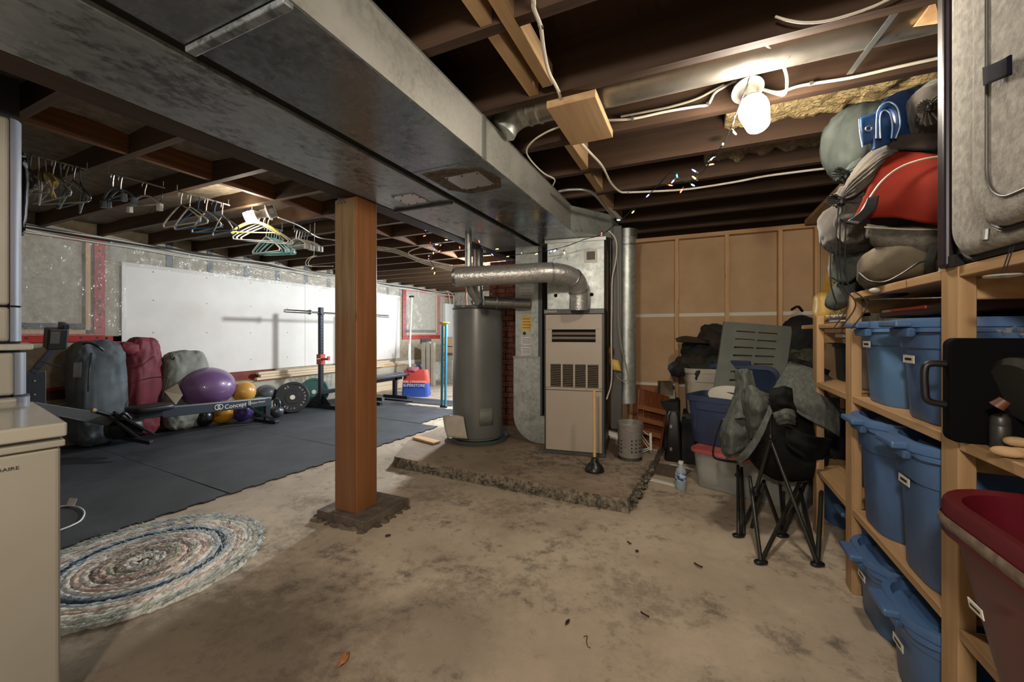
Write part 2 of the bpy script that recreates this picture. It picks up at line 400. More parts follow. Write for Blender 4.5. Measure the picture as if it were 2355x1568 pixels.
# the beam, the post and its pad
bm_ = obj('ceiling_beam', MB().b2((-2.09, YB+.01, 2.066), (-1.95, YF-.02, JB-.008)), M_beamy, smooth=0, bevel=.004)
tag(bm_, 'long dark brown wooden beam running along the left edge of the metal ducts', 'beam')
po = thing('support_post', 'square reddish brown wooden post standing on a small concrete pad', 'post', (-2.04, 2.01, 0))
obj('post', MB().b2((-2.128, 1.92, .05), (-1.952, 2.10, 2.066)), M_post, po, bevel=.006)
def weathered():
    t = NT('post_face_wood'); v = t.map((12, 12, .8)); f = t.noise(v, 2.2, 8, .6); g = t.noise(t.map((3, 3, 1.2)), 2, 4)
    sx = t.n('SeparateXYZ'); t.l(t.tc.outputs['Object'], sx.inputs[0])
    ad = t.n('Math', operation='MULTIPLY_ADD'); t.l(g, ad.inputs[0]); ad.inputs[1].default_value = 1.6; t.l(sx.outputs[2], ad.inputs[2])
    a = t.ramp(f, [(.3, srgb('6e4528')), (.7, srgb('7f5433'))]); b = t.ramp(f, [(.3, srgb('6b543a')), (.7, srgb('8c7555'))])
    dv = t.n('Math', operation='MULTIPLY'); t.l(ad.outputs[0], dv.inputs[0]); dv.inputs[1].default_value = .33
    t.l(t.mix(t.ramp(dv.outputs[0], [(.5, (0, 0, 0)), (.78, (1, 1, 1))]), a, b), t.p.inputs['Base Color']); t.p.inputs['Roughness'].default_value = .65; t.bump(f, .3, .003); return t.m
obj('weathered_board', MB().b2((-2.13, 1.912, .06), (-1.962, 1.9195, 2.055)), weathered(), po, smooth=0, label='weathered grey-brown face of the post')
obj('concrete_pad', MB().box((-2.02, 2.055, .026), (.42, .40, .060)), M_pad, po, bevel=.005)
mm = MB()
for i in range(34):
    a = (i+random.uniform(-.5, .5))/34*2*PI; x = -2.02+.225*max(-1, min(1, 1.3*math.cos(a))); y = 2.055+.215*max(-1, min(1, 1.3*math.sin(a)))
    mm.blob((x+random.uniform(-.012, .0), y+random.uniform(-.01, .01), .0), (.03+.04*random.random(), .03+.02*random.random(), .014+.012*random.random()), 1, 1, None, .008, 50, i, 14, 8)
obj('crumbled_mortar', mm, M_pad, po)
pl = MB().box((-2.08, 1.917, 2.05), (.06, .004, .05)); 
for i in range(5): pl.lathe([(.009, -.003), (.009, .003), (.004, .003)], (-2.10+.014*i, 1.914, 2.035+.016*(i % 2)), 10, eul(PI/2, 0, 0))
obj('nail_plate', pl, M_strap, po)
# raised concrete slab
SP = [(-2.466, 2.858), (-.413, 2.77), (-.33, 3.75), (-.3, 4.78), (-2.7, 4.79), (-2.74, 3.42), (-2.60, 3.12)]
def subdiv(P, st=.05):
    out = []
    for i in range(len(P)):
        a, b = Vector(P[i]), Vector(P[(i+1) % len(P)]); n = max(1, int((b-a).length/st))
        for k in range(n): out.append((a.lerp(b, k/n), i))
    return out
sd = subdiv(SP, .03); n = len(sd)
top = []; mid = []; bot = []; cx, cy = -1.4, 3.8
for p, e in sd:
    j = .018*noise.noise(Vector((p.x*14, p.y*14, 0)))+.012*noise.noise(Vector((p.x*40, p.y*40, 0)))
    if e > 2: j *= .2
    r = Vector((cx-p.x, cy-p.y)).normalized()
    top.append((p.x+r.x*(j+.008), p.y+r.y*(j+.008), .09-abs(j)*.3)); mid.append((p.x-r.x*j*.8, p.y-r.y*j*.8, .05)); bot.append((p.x-r.x*(.015+j), p.y-r.y*(.015+j), 0))
so = thing('concrete_slab', 'low raised concrete slab with crumbling edges under furnace and water heater', 'slab', (-1.4, 3.8, 0))
obj('slab_top', MB().add([(x, y, z) for x, y, z in top]+[(x, y, z-.03) for x, y, z in top], [tuple(range(n))]+[(i, (i+1) % n, n+(i+1) % n, n+i)[::-1] for i in range(n)]), M_slab, so, smooth=0)
obj('rough_edge', MB().add([(x, y, z-.004) for x, y, z in top]+mid+bot, [(i+k*n, (i+1) % n+k*n, (i+1) % n+(k+1)*n, i+(k+1)*n)[::-1] for k in range(2) for i in range(n)]), M_edge, so)
ch = MB(); rr = random.Random(3)
for i in range(140):
    t = rr.random(); x = -2.35+1.9*t; y = 2.842-.085*t+rr.uniform(-.012, .012)
    ch.blob((x, y, rr.uniform(.004, .055)), (rr.uniform(.012, .03), rr.uniform(.01, .02), rr.uniform(.006, .018)), .9, .9, rotz(rr.random()*3), .004, 60, i, 8, 5)
for i in range(50):
    t = rr.random(); ch.blob((-.40+.06*t+rr.uniform(-.02, .02), 2.80+.8*t, rr.uniform(.004, .07)), (.03, .03, .02), .9, .9, None, .004, 60, i, 8, 5)
obj('rubble', ch, M_edge, so, kind='stuff')
# ---------------------------------------------------------------- back stud wall
YW = 4.80
WB = struct('wall_back', MB().b2((-1.40, YW+.09, 0), (XR, YW+.13, JB-.006)), M_dryb)
obj('top_plate', MB().b2((-1.4, YW, JB-.05), (XR-.002, YW+.089, JB-.009)), M_pinex, WB, smooth=0)
obj('bottom_plate', MB().b2((-1.4, YW, 0), (XR-.002, YW+.089, .038)), M_pinex, WB, smooth=0)
for x in (-1.2, -.70, -.21, .28, .752, 1.055, 1.28):
    obj('stud', MB().b2((x, YW, .038), (x+.038, YW+.088, JB-.05)), M_pinez, WB, smooth=0)
for x0, x1 in ((-.662, -.21), (-.172, .28), (.318, .752), (.79, 1.055)):
    obj('joint_tape', MB().b2((x0, YW+.086, at(1600, 723, Y=YW).z-.018), (x1, YW+.089, at(1600, 723, Y=YW).z+.018)), M_paper, WB, smooth=0, label='pale joint strip')
    obj('base_strip', MB().b2((x0, YW+.07, .60), (x1, YW+.088, .63)), M_paper, WB, smooth=0)
obj('lower_board', MB().b2((-.662, YW+.074, .04), (-.212, YW+.087, .60)), pm('orange_board', '8d5a35', '9c6a42', sc=4, rough=.8), WB, smooth=0)
# ---------------------------------------------------------------- chimney of brick behind the water heater
CH = thing('brick_chimney', 'old dark brick chimney standing in shadow behind the water heater', 'chimney', (-1.9, 4.6, .09))
obj('mortar_core', MB().b2((-2.28, 4.42, .085), (-1.42, 4.76, 2.055)), M_mortar, CH, smooth=0)
bme = None; rr = random.Random(5)
for r in range(30):
    for c in range(-1, 5):
        x0 = -2.29+c*.212+(.106 if r % 2 else 0); x1 = x0+.20
        x0 = max(x0, -2.295); x1 = min(x1, -1.405)
        if x1-x0 < .03: continue
        if x1 < -2.3: continue
        z = .095+r*.066; q = rr.uniform(0, .006)
        obj('brick', MB().b2((x0, 4.405-q, z), (x1, 4.47, z+.055)), M_brick, CH, smooth=0)
# ---------------------------------------------------------------- trunk ducts
def folded(name, x0, x1, z0, z1, segs, m, par, side=None):
    for y0, y1 in segs:
        obj(name, MB().b2((x0, y0, z0), (x1, y1, z1)), m, par, smooth=0, bevel=.003, seg=1)
M_cab0 = pm('cleat_metal', '3a3b3a', rough=.5, metal=.5)
DA = thing('supply_duct', 'left trunk duct of blotchy grey sheet metal beside the wooden beam', 'duct', (-1.7, 1, 2.07))
folded('duct_section', -1.945, -1.468, 2.068, 2.27, [(YB+.02, 2.27), (2.274, 3.9)], M_ducta, DA)
obj('seam_cleat', MB().b2((-1.945, 2.255, 2.052), (-1.468, 2.28, 2.068)), M_cab0, DA, smooth=0, bevel=.003)
obj('access_plate', MB().b2((-1.77, 2.03, 2.064), (-1.60, 2.20, 2.068)), pm('plate_metal', 'b5b2ae', rough=.35, metal=.8), DA, smooth=0, label='small screwed cover plate')
for i, (x, y) in enumerate([(-1.76, 2.04), (-1.69, 2.04), (-1.61, 2.04), (-1.76, 2.11), (-1.61, 2.11), (-1.76, 2.19), (-1.69, 2.19), (-1.61, 2.19)]):
    obj('screw', MB().lathe([(.005, 2.061), (.005, 2.064)], (x, y, 0), 8), M_black, DA, smooth=0)
DB = thing('supply_duct', 'right trunk duct with lit galvanized side running to the furnace plenum', 'duct', (-1.2, 1, 2.07))
folded('duct_section', -1.400, -.963, 2.064, 2.272, [(YB+.02, .70), (.704, 1.764), (1.768, 3.72)], M_ductb, DB)
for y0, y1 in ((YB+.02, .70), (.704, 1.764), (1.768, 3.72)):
    obj('side_panel', MB().b2((-.963, y0+.002, 2.066), (-.9595, y1-.002, 2.272)), M_galvd, DB, smooth=0, label='side of the duct, painted brighter as lit')  # lamplight on this face is put into its paler metal colour
obj('corner_strip', MB().b2((-.9598, 1.752, 2.055), (-.951, 1.782, 2.278)), M_strap, DB, smooth=0)
obj('seam_cleat', MB().b2((-1.402, .70, 2.046), (-.961, .73, 2.064)), M_ducta, DB, smooth=0, bevel=.004)
obj('top_flange', MB().b2((-.965, YB+.02, 2.270), (-.952, 3.72, 2.274)), M_strap, DB, smooth=0)
obj('gap_shade', MB().b2((-1.467, YB+.02, 2.084), (-1.401, 3.9, 2.16)), M_seam, DB, smooth=0)  # black strip added as the shade in the gap between the ducts
obj('mastic_patch', MB().prism([(-1.36, 1.80, 2.0635), (-1.20, 1.80, 2.0635), (-1.03, 1.86, 2.0635), (-.99, 2.02, 2.0635), (-1.05, 2.16, 2.0635), (-1.26, 2.18, 2.0635), (-1.36, 2.07, 2.0635)], (0, 0, -.002)), pm('mastic', '4f453b', '6e6256', sc=30, rough=.9, b=.5), DB, smooth=0)
obj('access_plate', MB().b2((-1.27, 1.89, 2.0575), (-1.06, 2.09, 2.0612)), pm('plate_metal', 'b5b2ae'), DB, smooth=0, label='screwed cover plate over smeared sealant')
for x in (-1.26, -1.165, -1.07):
    for y in (1.90, 2.08): obj('screw', MB().lathe([(.006, 2.054), (.006, 2.0575)], (x, y, 0), 8), M_black, DB, smooth=0)
# the dark between the ducts comes from the black strip set there as shade
# ---------------------------------------------------------------- furnace
fa = math.atan2(.075, .54)
FU = thing('furnace', 'tall beige upflow furnace with louvred door standing on the slab', 'furnace', (-1.279, 3.527, .09), fa)
M_beige = pm('beige_enamel', 'a89c8c', 'a19585', sc=1.5, rough=.45)
M_cab = pm('grey_cabinet', '4b4a46', rough=.5, metal=.2)
L = lambda p, q: MB().b2(p, q)
W_, D_, Hh = .545, .70, 1.325
o = dict(world=False, smooth=0)
obj('cabinet', L((0, .012, .025), (W_, D_, Hh)), M_cab, FU, **o, bevel=.004)
obj('base_rail', L((-.008, 0, 0), (W_+.01, D_, .03)), M_cab, FU, **o, bevel=.003)
obj('top_trim', L((0, -.012, Hh-.045), (W_, .014, Hh)), pm('dark_trim', '3c3d3e', rough=.4), FU, **o, bevel=.003)
zt, zm = Hh-.05, .585
ud = MB(); 
# upper door in four strips round the recess, plus grille frames
ud.b2((.02, -.012, 1.14), (W_-.02, .012, zt)).b2((.02, -.012, zm+.24), (W_-.02, .012, 1.025)).b2((.02, -.012, 1.02), (.075, .012, 1.145)).b2((W_-.075, -.012, 1.02), (W_-.02, .012, 1.145))
ud.b2((.02, -.012, zm+.006), (W_-.02, .012, zm+.03))
gx = [.055+.112*i for i in range(5)]
for i, x in enumerate(gx): ud.b2((x-.008 if i else .02, -.012, zm+.02), (x+.008 if i < 4 else W_-.02, .012, zm+.245))
uo = obj('upper_door', ud, M_beige, FU, **o)
obj('recess', L((.07, .006, 1.02), (W_-.07, .011, 1.145)), M_seam, uo, **o)
obj('slot_blade', MB().box((W_/2, -.002, 1.10), (.40, .004, .035), eul(.9, 0, 0)), M_beige, uo, **o)
obj('slot_blade', MB().box((W_/2, -.002, 1.06), (.40, .004, .035), eul(.9, 0, 0)), M_beige, uo, **o)
obj('recess', L((.05, .008, zm+.02), (W_-.05, .011, zm+.245)), M_seam, uo, **o)
lou = MB()
for i in range(4):
    x = (gx[i]+gx[i+1])/2
    lv = MB()
    for k in range(13): lv.box((x, -.003, zm+.038+k*.016), (.094, .0025, .017), eul(1.0, .05, 0))
    obj('louvre', lv, pm('louvre_enamel', '8c8070', rough=.45), uo, **o)
obj('lower_door', L((.02, -.012, .04), (W_-.02, .012, zm)), M_beige, FU, **o, bevel=.003)
obj('side_seam', L((W_-.001, .14, .03), (W_+.002, .15, Hh)), M_seam, FU, **o)
text('badge', 'LENNOX'[:0]+'LENNOX', .028, M_paper, FU, (.065, -.0135, Hh-.022), (PI/2, 0, 0), label='small pale badge lettering')
pmat = M_galv
PL = thing('furnace_plenum', 'galvanized plenum box on top of the furnace with two dark holes', 'plenum', (-1.279, 3.527, 1.416), fa)
obj('plenum_box', L((.02, .05, 0), (W_-.005, .66, .645)), M_galv, PL, **o, bevel=.003)
obj('top_flange', L((.0, .03, .615), (W_+.012, .68, .645)), M_strap, PL, **o)
for x in (.10, .43): obj('hole', MB().lathe([(.017, -.001), (.017, .002)], (x, .049, .13), 20, eul(PI/2, 0, 0)), M_seam, PL, **o, label='dark round hole')
obj('label_frame', L((.36, .046, .42), (.48, .05, .54)), M_paper, PL, **o); obj('label_sheet', L((.385, .044, .445), (.46, .046, .52)), M_cab, PL, **o)
TB = thing('duct_transition', 'sheet metal box where the trunk ducts join above the furnace', 'duct', (-1.0, 3.9, 2.06))
obj('box', MB().b2((-1.40, 3.725, 2.064), (-.70, 4.25, 2.272)), M_galv, TB, smooth=0, bevel=.003)
obj('taper', MB().prism([(-.961, 3.3, 2.064), (-.70, 3.72, 2.064), (-.961, 3.72, 2.064)], (0, 0, .208)), M_galv, TB, smooth=0)
# ---------------------------------------------------------------- return duct with a curved foot
RD = thing('return_duct', 'upright galvanized return duct with stickers and rounded foot left of furnace', 'duct', (-1.52, 3.78, .09), .10)
hw = .15
obj('upper_riser', L((-.155, 0, .86), (.085, .42, 1.98)), M_galv, RD, **o, bevel=.002)
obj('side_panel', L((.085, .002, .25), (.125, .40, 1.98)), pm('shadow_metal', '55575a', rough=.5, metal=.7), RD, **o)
prof = []
for k in range(15):
    a = PI+PI/2*k/14; prof.append((.10+.275*math.cos(a), 0, .275+.27*math.sin(a)))
prof = [(-.175, 0, .86)]+prof+[(.155, 0, .005), (.155, 0, .28), (.105, 0, .28), (.105, 0, .86)]
obj('curved_boot', MB().prism(prof[::-1], (0, .46, 0)), M_galv, RD, world=False, smooth=30)
obj('seam', L((-.178, -.006, .852), (.108, .0, .872)), M_strap, RD, **o)
M_ye = pm('yellow_sticker', 'cda94f', rough=.7); M_bl = pm('blue_print', '2d4a86', rough=.7)
def sticker(x0, x1, z0, z1, m, lines=0, lm=None, lab=None):
    s = obj('sticker', L((x0, -.0015, z0), (x1, 0, z1)), m, RD, **o, label=lab)
    for k in range(lines):
        z = z1-(k+1)*(z1-z0)/(lines+1); obj('print_line', L((x0+.008, -.0022, z-.0025), (x1-.008, -.0015, z+.0025)), lm or M_print, s, **o)
sticker(-.10, .02, 1.29, 1.57, pm('faded_paper', 'b3b2ab', rough=.8), 9, M_wired, 'faded paper notice')
sticker(-.085, .01, 1.13, 1.28, M_ye, 4, M_print, 'yellow notice')
sticker(-.09, .01, .99, 1.065, M_paper, 4, M_bl, 'white and blue sticker'); sticker(-.09, .01, .89, .965, M_paper, 4, M_bl, 'white and blue sticker')
obj('knob', MB().lathe([(.016, 0), (.016, .014), (.006, .016)], (-.055, 0, 1.105), 16, eul(PI/2, 0, 0)), M_black, RD, world=False)
# ---------------------------------------------------------------- water heater
WH = thing('water_heater', 'tall dark grey cylindrical water heater left of the furnace', 'water heater', (-2.086, 3.72, .09))
M_wh = pm('heater_grey', '6e6f6c', '666762', sc=3, rough=.32, metal=.15, coat=.3)
obj('tank', MB().lathe([(.24, .03), (.255, .035), (.255, .055), (.262, .06), (.262, 1.36), (.255, 1.362), (.255, 1.375), (.25, 1.385), (.05, 1.40)], (0, 0, 0), 64), M_wh, WH, world=False, smooth=50)
obj('drip_tray', MB().lathe([(.31, 0), (.325, .045), (.318, .045), (.303, .008), (0, .008)], (0, 0, 0), 48), pm('tray_grey', '4c5252', rough=.5), WH, world=False)
def onc(r, a0, a1, z0, z1, n=8):   # patch standing on the tank wall
    m = MB(); vs = []
    for k in range(n+1):
        a = a0+(a1-a0)*k/n; vs += [(r*math.cos(a), r*math.sin(a), z0), (r*math.cos(a), r*math.sin(a), z1)]
    return m.add(vs, [(2*k, 2*k+2, 2*k+3, 2*k+1) for k in range(n)])
ac = math.atan2(-3.72, 2.086)
obj('access_cover', onc(.266, ac+.06, ac+.60, .19, .36), pm('cover_grey', '77786e', '6b6c62', sc=20, rough=.5), WH, world=False, solid=.004)
obj('rim_band', MB().lathe([(.2635, 1.345), (.2655, 1.35), (.2655, 1.362), (.2635, 1.365)], (0, 0, 0), 64), M_cab, WH, world=False)
for k in range(4):
    obj('base_block', MB().box((.285*math.cos(ac-.1+.22*k), .285*math.sin(ac-.1+.22*k), -.001), (.035, .02, .012), rotz(ac-.1+.22*k)), M_paper, WH, **o, label='pale block under the tray')
hood = MB()
hood.tube([(0, 0, 1.40), (0, 0, 1.44), (0, 0, 1.47), (0, 0, 1.56), (0, 0, 1.62), (0, 0, 1.80)], [.075, .075, .05, .05, .05, .05], 20)
obj('draft_hood', hood, M_pipe, WH, world=False)
for x, y in ((-.13, -.02), (.13, .03)):
    c = MB().tube(curve([(x, y, 1.38), (x, y, 1.55), (x*.8, y+.05, 1.70), (x*.6, y+.3, 1.86)]), .011, 8); obj('copper_pipe', c, M_copper, WH, world=False)
mp = MB().patch([[at(1018, 957, D=4.02), at(1045, 954, D=3.96), at(1066, 958, D=3.93)], [at(1022, 982, D=3.98), at(1048, 980, D=3.93), at(1070, 984, D=3.90)], [at(1028, 1004, D=3.94), at(1052, 1007, D=3.90), at(1075, 1009, D=3.88)]], 8, .002, 10)
tag(obj('instruction_sheet', mp, pm('aged_paper', 'b4ab99', 'a59c8a', sc=8, rough=.8), solid=.003), 'folded pale instruction sheet propped against base of the water heater', 'paper')
# board lying by the tank
q = at(980, 1012, Z=.1)
tag(obj('scrap_board', MB().box((q.x, q.y, .104), (.34, .09, .018), rotz(-.25)), M_pinex, smooth=0, bevel=.002), 'short flat piece of wood lying on slab corner before the water heater', 'board')
# ---------------------------------------------------------------- flue pipes
def pipe(name, pts, r, m, lab, cat, rings=(), n=24, parts=None):
    t = thing(name, lab, cat, pts[0]); c = obj('pipe_run', MB().tube(curve(pts), r, n), m, t)
    for p, d in rings:
        d = Vector(d).normalized(); p = Vector(p)
        obj('joint_ring', MB().tube([p-d*.008, p-d*.004, p+d*.004, p+d*.008], [r+.001, r+.005, r+.005, r+.001], n), M_strap, t)
    return t
M_ins2 = pm('foil_insulation', 'a5a4a0', 'bcbbb6', sc=60, rough=.33, metal=.65, b=.8, bs=45, bd=.006)
a0 = at(1050, 637, D=3.35); a1 = at(1180, 631, D=3.32); a2 = at(1270, 627, D=3.34); a3 = at(1318, 640, D=3.42); a4 = at(1331, 668, D=3.50); a5 = at(1331, 712, D=3.52)
FL = pipe('flue_pipe', [a0, a1, a2, a3, a4, a5], .083, M_ins2, 'fat shiny silver exhaust pipe elbowing down to the furnace top', 'pipe',
     [(a2, a2-a1), (a3, a4-a2), (a4, a5-a3), (a5+Vector((0, 0, .14)), (0, 0, 1))])
obj('end_cap', MB().tube([a0-(a1-a0).normalized()*.03, a0], [.06, .083], 24), M_pipe, FL)
obj('drop_leg', MB().tube([a0+Vector((.06, .1, 0)), a0+Vector((.07, .14, -.10)), a0+Vector((.10, .2, -.2))], [.05, .05, .035], 16), M_pipe, FL)
v0 = at(1077, 640, D=3.55); 
pipe('vent_pipe', [v0, Vector((v0.x, v0.y, 1.95)), Vector((v0.x, v0.y, 2.27))], .030, M_pipe, 'slim bright vent pipe rising above the water heater', 'pipe')
v1 = Vector((-2.086, 3.72, 1.89))
pipe('vent_pipe', [v1, v1+Vector((0, 0, .2)), v1+Vector((0, 0, .37))], .055, M_pipe, 'dark round flue rising from the water heater to the joists', 'pipe')
c0 = at(1112, 694, D=3.95); c1 = at(1172, 697, D=4.0)
pipe('vent_pipe', [c0, c1, c1+(c1-c0).normalized()*.2], .058, M_pipe, 'short horizontal flue between the water heater and the return duct', 'pipe', [(c0.lerp(c1, .5), c1-c0)])
p0 = at(1441, 925, D=3.95); 
RP = pipe('round_riser', [p0, Vector((p0.x, p0.y, 1.3)), Vector((p0.x, p0.y, 2.12))], .088, M_galv, 'tall round galvanized air pipe hanging right of the furnace', 'pipe', [((p0.x, p0.y, 2.05), (0, 0, 1))], 32)
obj('collar', MB().tube([(p0.x, p0.y, 2.12), (p0.x, p0.y, 2.2)], [.1, .1], 28), M_strap, RP)
g0 = at(1404, 800, D=3.72); 
GP = thing('gas_pipe', 'thin dark gas pipe and valve with yellow tag beside the furnace', 'pipe', (g0.x, g0.y, .6))
obj('pipe_run', MB().tube([(g0.x, g0.y, .75), (g0.x, g0.y, 2.25)], .013, 10), M_dark, GP)
obj('valve', MB().lathe([(.013, -.08), (.028, -.05), (.02, 0), (.03, .03), (.03, .07), (.013, .1)], (g0.x, g0.y, .98), 14), pm('brass_dirty', '6b4f33', rough=.5, metal=.7), GP)
obj('tag', MB().patch([[at(1408, 826, D=3.66), at(1422, 828, D=3.66)], [at(1410, 850, D=3.65), at(1429, 853, D=3.63)]], 2), M_ye, GP, solid=.002, label='yellow hang tag')
JBX = at(1408, 700, D=3.8)
tag(obj('duct_casing', MB().box((JBX.x+.02, JBX.y+.12, 1.25), (.10, .25, 1.9), rotz(fa)), M_cab, smooth=0, bevel=.004), 'narrow dark grey metal casing right behind the furnace', 'casing')
# round branch duct between the joists with an elbow
ym = 1.985
BD = thing('branch_duct', 'round shiny branch duct running between ceiling joists above the lamp', 'duct', (0, ym, 2.37))
obj('pipe_run', MB().tube([(-.80, ym, 2.385), (XR-.02, ym, 2.385)], .082, 36), galv('branch_metal', '9b968c', 'aaa59b', .9, .3, 20), BD)
obj('elbow', MB().tube(curve([(-.80, ym, 2.385), (-.87, ym, 2.375), (-.925, ym-.02, 2.33), (-.95, ym-.03, 2.28)], 6), .078, 24), M_galv, BD)
for x in (-.80, -.74): obj('joint_ring', MB().tube([(x-.012, ym, 2.385), (x, ym, 2.385), (x+.012, ym, 2.385)], [.083, .088, .083], 28), M_strap, BD)
sp = at(1965, 40, Y=1.88); sq = at(1935, 165, Y=2.19)
obj('hanger_strap', MB().beam((.62, 1.775, JB+.01), (.60, 2.18, JB+.03), .022, .002), M_strap, BD, smooth=0)
bs_ = at(2140, 40, Y=1.9)
tag(obj('shim_board', MB().prism([at(2105, 60, D=1.45), at(2150, 0, D=1.4), at(2162, 0, D=1.4), at(2162, 52, D=1.4)], (0, .02, .01)), M_pinex, smooth=0), 'pale triangular board scrap at the end of the round duct', 'board')
# ---------------------------------------------------------------- ceiling lamps
def emit(name, col, s):
    m = bpy.data.materials.new(name); m.use_nodes = True; p = m.node_tree.nodes['Principled BSDF']
    p.inputs['Base Color'].default_value = (*col, 1); p.inputs['Emission Color'].default_value = (*col, 1); p.inputs['Emission Strength'].default_value = s; return m
def lamp(name, lab, base, tip, power, col, big=1.0, light=True):
    base, tip = Vector(base), Vector(tip); z = (tip-base).normalized(); x = z.orthogonal().normalized(); M = Matrix((x, z.cross(x), z)).transposed()
    t = thing(name, lab, 'lamp', base); Lh = (tip-base).length
    obj('junction_box', MB().lathe([(.05, -.045), (.052, -.04), (.052, 0), (.0, 0)], base, 8, M), M_strap, t, smooth=0)
    obj('lampholder', MB().lathe([(.064, 0), (.067, .006), (.062, .014), (.045, .02), (.036, .03), (.034, .07), (.03, .07)], base, 36, M), pm('porcelain', 'c9c6c0', rough=.3), t)
    b = obj('bulb', MB().lathe([(.0525*big, .108), (.058*big, .125), (.060*big, .155), (.054*big, .19), (.045*big, Lh-.012), (.03*big, Lh-.002), (0, Lh)], base, 36, M), emit(name+'_glass', col, power), t)
    b['label'] = 'glowing white bulb'
    obj('bulb_base', MB().lathe([(.017, .045), (.024, .06), (.033*big, .08), (.0535*big, .106), (.0535*big, .108)], base, 32, M), pm('porcelain', ''), t)
    return t
lamp('ceiling_lamp', 'bare glowing white bulb in porcelain holder on the right-hand joists', (.215, 2.135, 2.315), (.245, 2.02, 2.085), LAMP_MAIN*4.6, (1.0, .89, .75))
q = Vector((-3.20, 2.27, 2.30))
lamp('ceiling_lamp', 'bright bulb half hidden behind joist above the coat hangers at left', at(620, 488, X=-3.30), at(578, 498, X=-3.40), LAMP_LEFT*4.6, (1.0, .90, .76), .8)
# ================================================================ RIGHT SIDE
def rrect(w_, d_, r, n=5):
    out = []
    for cx_, cy_, a in ((w_/2-r, d_/2-r, 0), (-w_/2+r, d_/2-r, 90), (-w_/2+r, -d_/2+r, 180), (w_/2-r, -d_/2+r, 270)):
        for k in range(n+1): t = math.radians(a+90*k/n); out.append((cx_+r*math.cos(t), cy_+r*math.sin(t)))
    return out
def loft(mb, rings, cap0=True, cap1=True):
    n = len(rings[0]); fs = [(i*n+k, i*n+(k+1) % n, (i+1)*n+(k+1) % n, (i+1)*n+k) for i in range(len(rings)-1) for k in range(n)]
    if cap0: fs.append(tuple(range(n))[::-1])
    if cap1: fs.append(tuple((len(rings)-1)*n+k for k in range(n)))
    return mb.add([p for r in rings for p in r], fs)
def ring(w_, d_, r, z, n=5): return [(x, y, z) for x, y in rrect(w_, d_, r, n)]
M_tote = pm('tote_blue', '3f5a80', '48668d', sc=6, rough=.42, b=.15, bs=90)
M_totef = pm('tote_blue_faded', '4b6f95', '587ca2', sc=7, rough=.5)
M_navy = pm('tote_navy', '2c3750', '34405c', sc=6, rough=.45)
M_grtote = pm('tote_grey', '8a857a', '7f7a6f', sc=6, rough=.5)
M_crtote = pm('tote_cream', 'a59c8a', '989080', sc=6, rough=.5)
def tote(name, lab, loc, rz, Lx, Wy, H, m, lm, lid=True, lab2='', sticker=True, group=None, cap=True, stz=.55):
    "storage tote, its short end facing local -x"
    t = thing(name, lab, 'storage bin', loc, rz, group); k = .86
    R = [ring(Lx*k, Wy*k, .10, 0), ring(Lx*k+.01, Wy*k+.01, .105, .01)]
    zs = H*.70; w1 = k+(.97-k)*.7
    R += [ring(Lx*w1-.012, Wy*w1-.012, .105, zs), ring(Lx*w1+.006, Wy*w1+.006, .108, zs+.006), ring(Lx*.965, Wy*.965, .11, H-.045), ring(Lx*.995, Wy*.995, .07, H-.043), ring(Lx*.995, Wy*.995, .07, H-.03)]
    if not lid: R += [ring(Lx*1.0, Wy*1.0, .07, H), ring(Lx*.95, Wy*.95, .06, H), ring(Lx*.93, Wy*.93, .06, H-.05), ring(Lx*k-.02, Wy*k-.02, .06, .02)]
    obj('body', loft(MB(), R), m, t, world=False, smooth=35)
    for sx in (-1, 1):
        obj('handle', MB().box((sx*(Lx/2+.004), 0, H-.045), (.028, Wy*.42, .03), None, .8), m, t, world=False, smooth=0, bevel=.006)
    if lid:
        R = [ring(Lx*1.0, Wy*1.0, .12, H-.03), ring(Lx*1.035, Wy*1.04, .13, H-.028), ring(Lx*1.035, Wy*1.04, .13, H-.006), ring(Lx*1.02, Wy*1.02, .12, H), ring(Lx*.95, Wy*.93, .11, H), ring(Lx*.92, Wy*.88, .10, H-.028), ring(Lx*.80, Wy*.74, .08, H-.028), ring(Lx*.78, Wy*.71, .08, H-.014)]
        ld = obj('lid', loft(MB(), R), lm, t, world=False, smooth=35)
        for sx in (-1, 1): obj('latch', MB().box((sx*(Lx/2+.022), 0, H-.016), (.05, Wy*.40, .022)), lm, ld, world=False, smooth=0, bevel=.006)
    if sticker:
        xx = -(Lx*(k+(.965-k)*stz)/2+.006)
        s = obj('sticker', MB().box((xx-.004, Wy*.02, H*stz), (.002, .075, .026)), M_paper, t, world=False, smooth=0, label='white paper sticker')
        obj('print_line', MB().box((xx-.0055, Wy*.02, H*stz), (.001, .045, .008)), M_print, s, world=False, smooth=0)
    return t
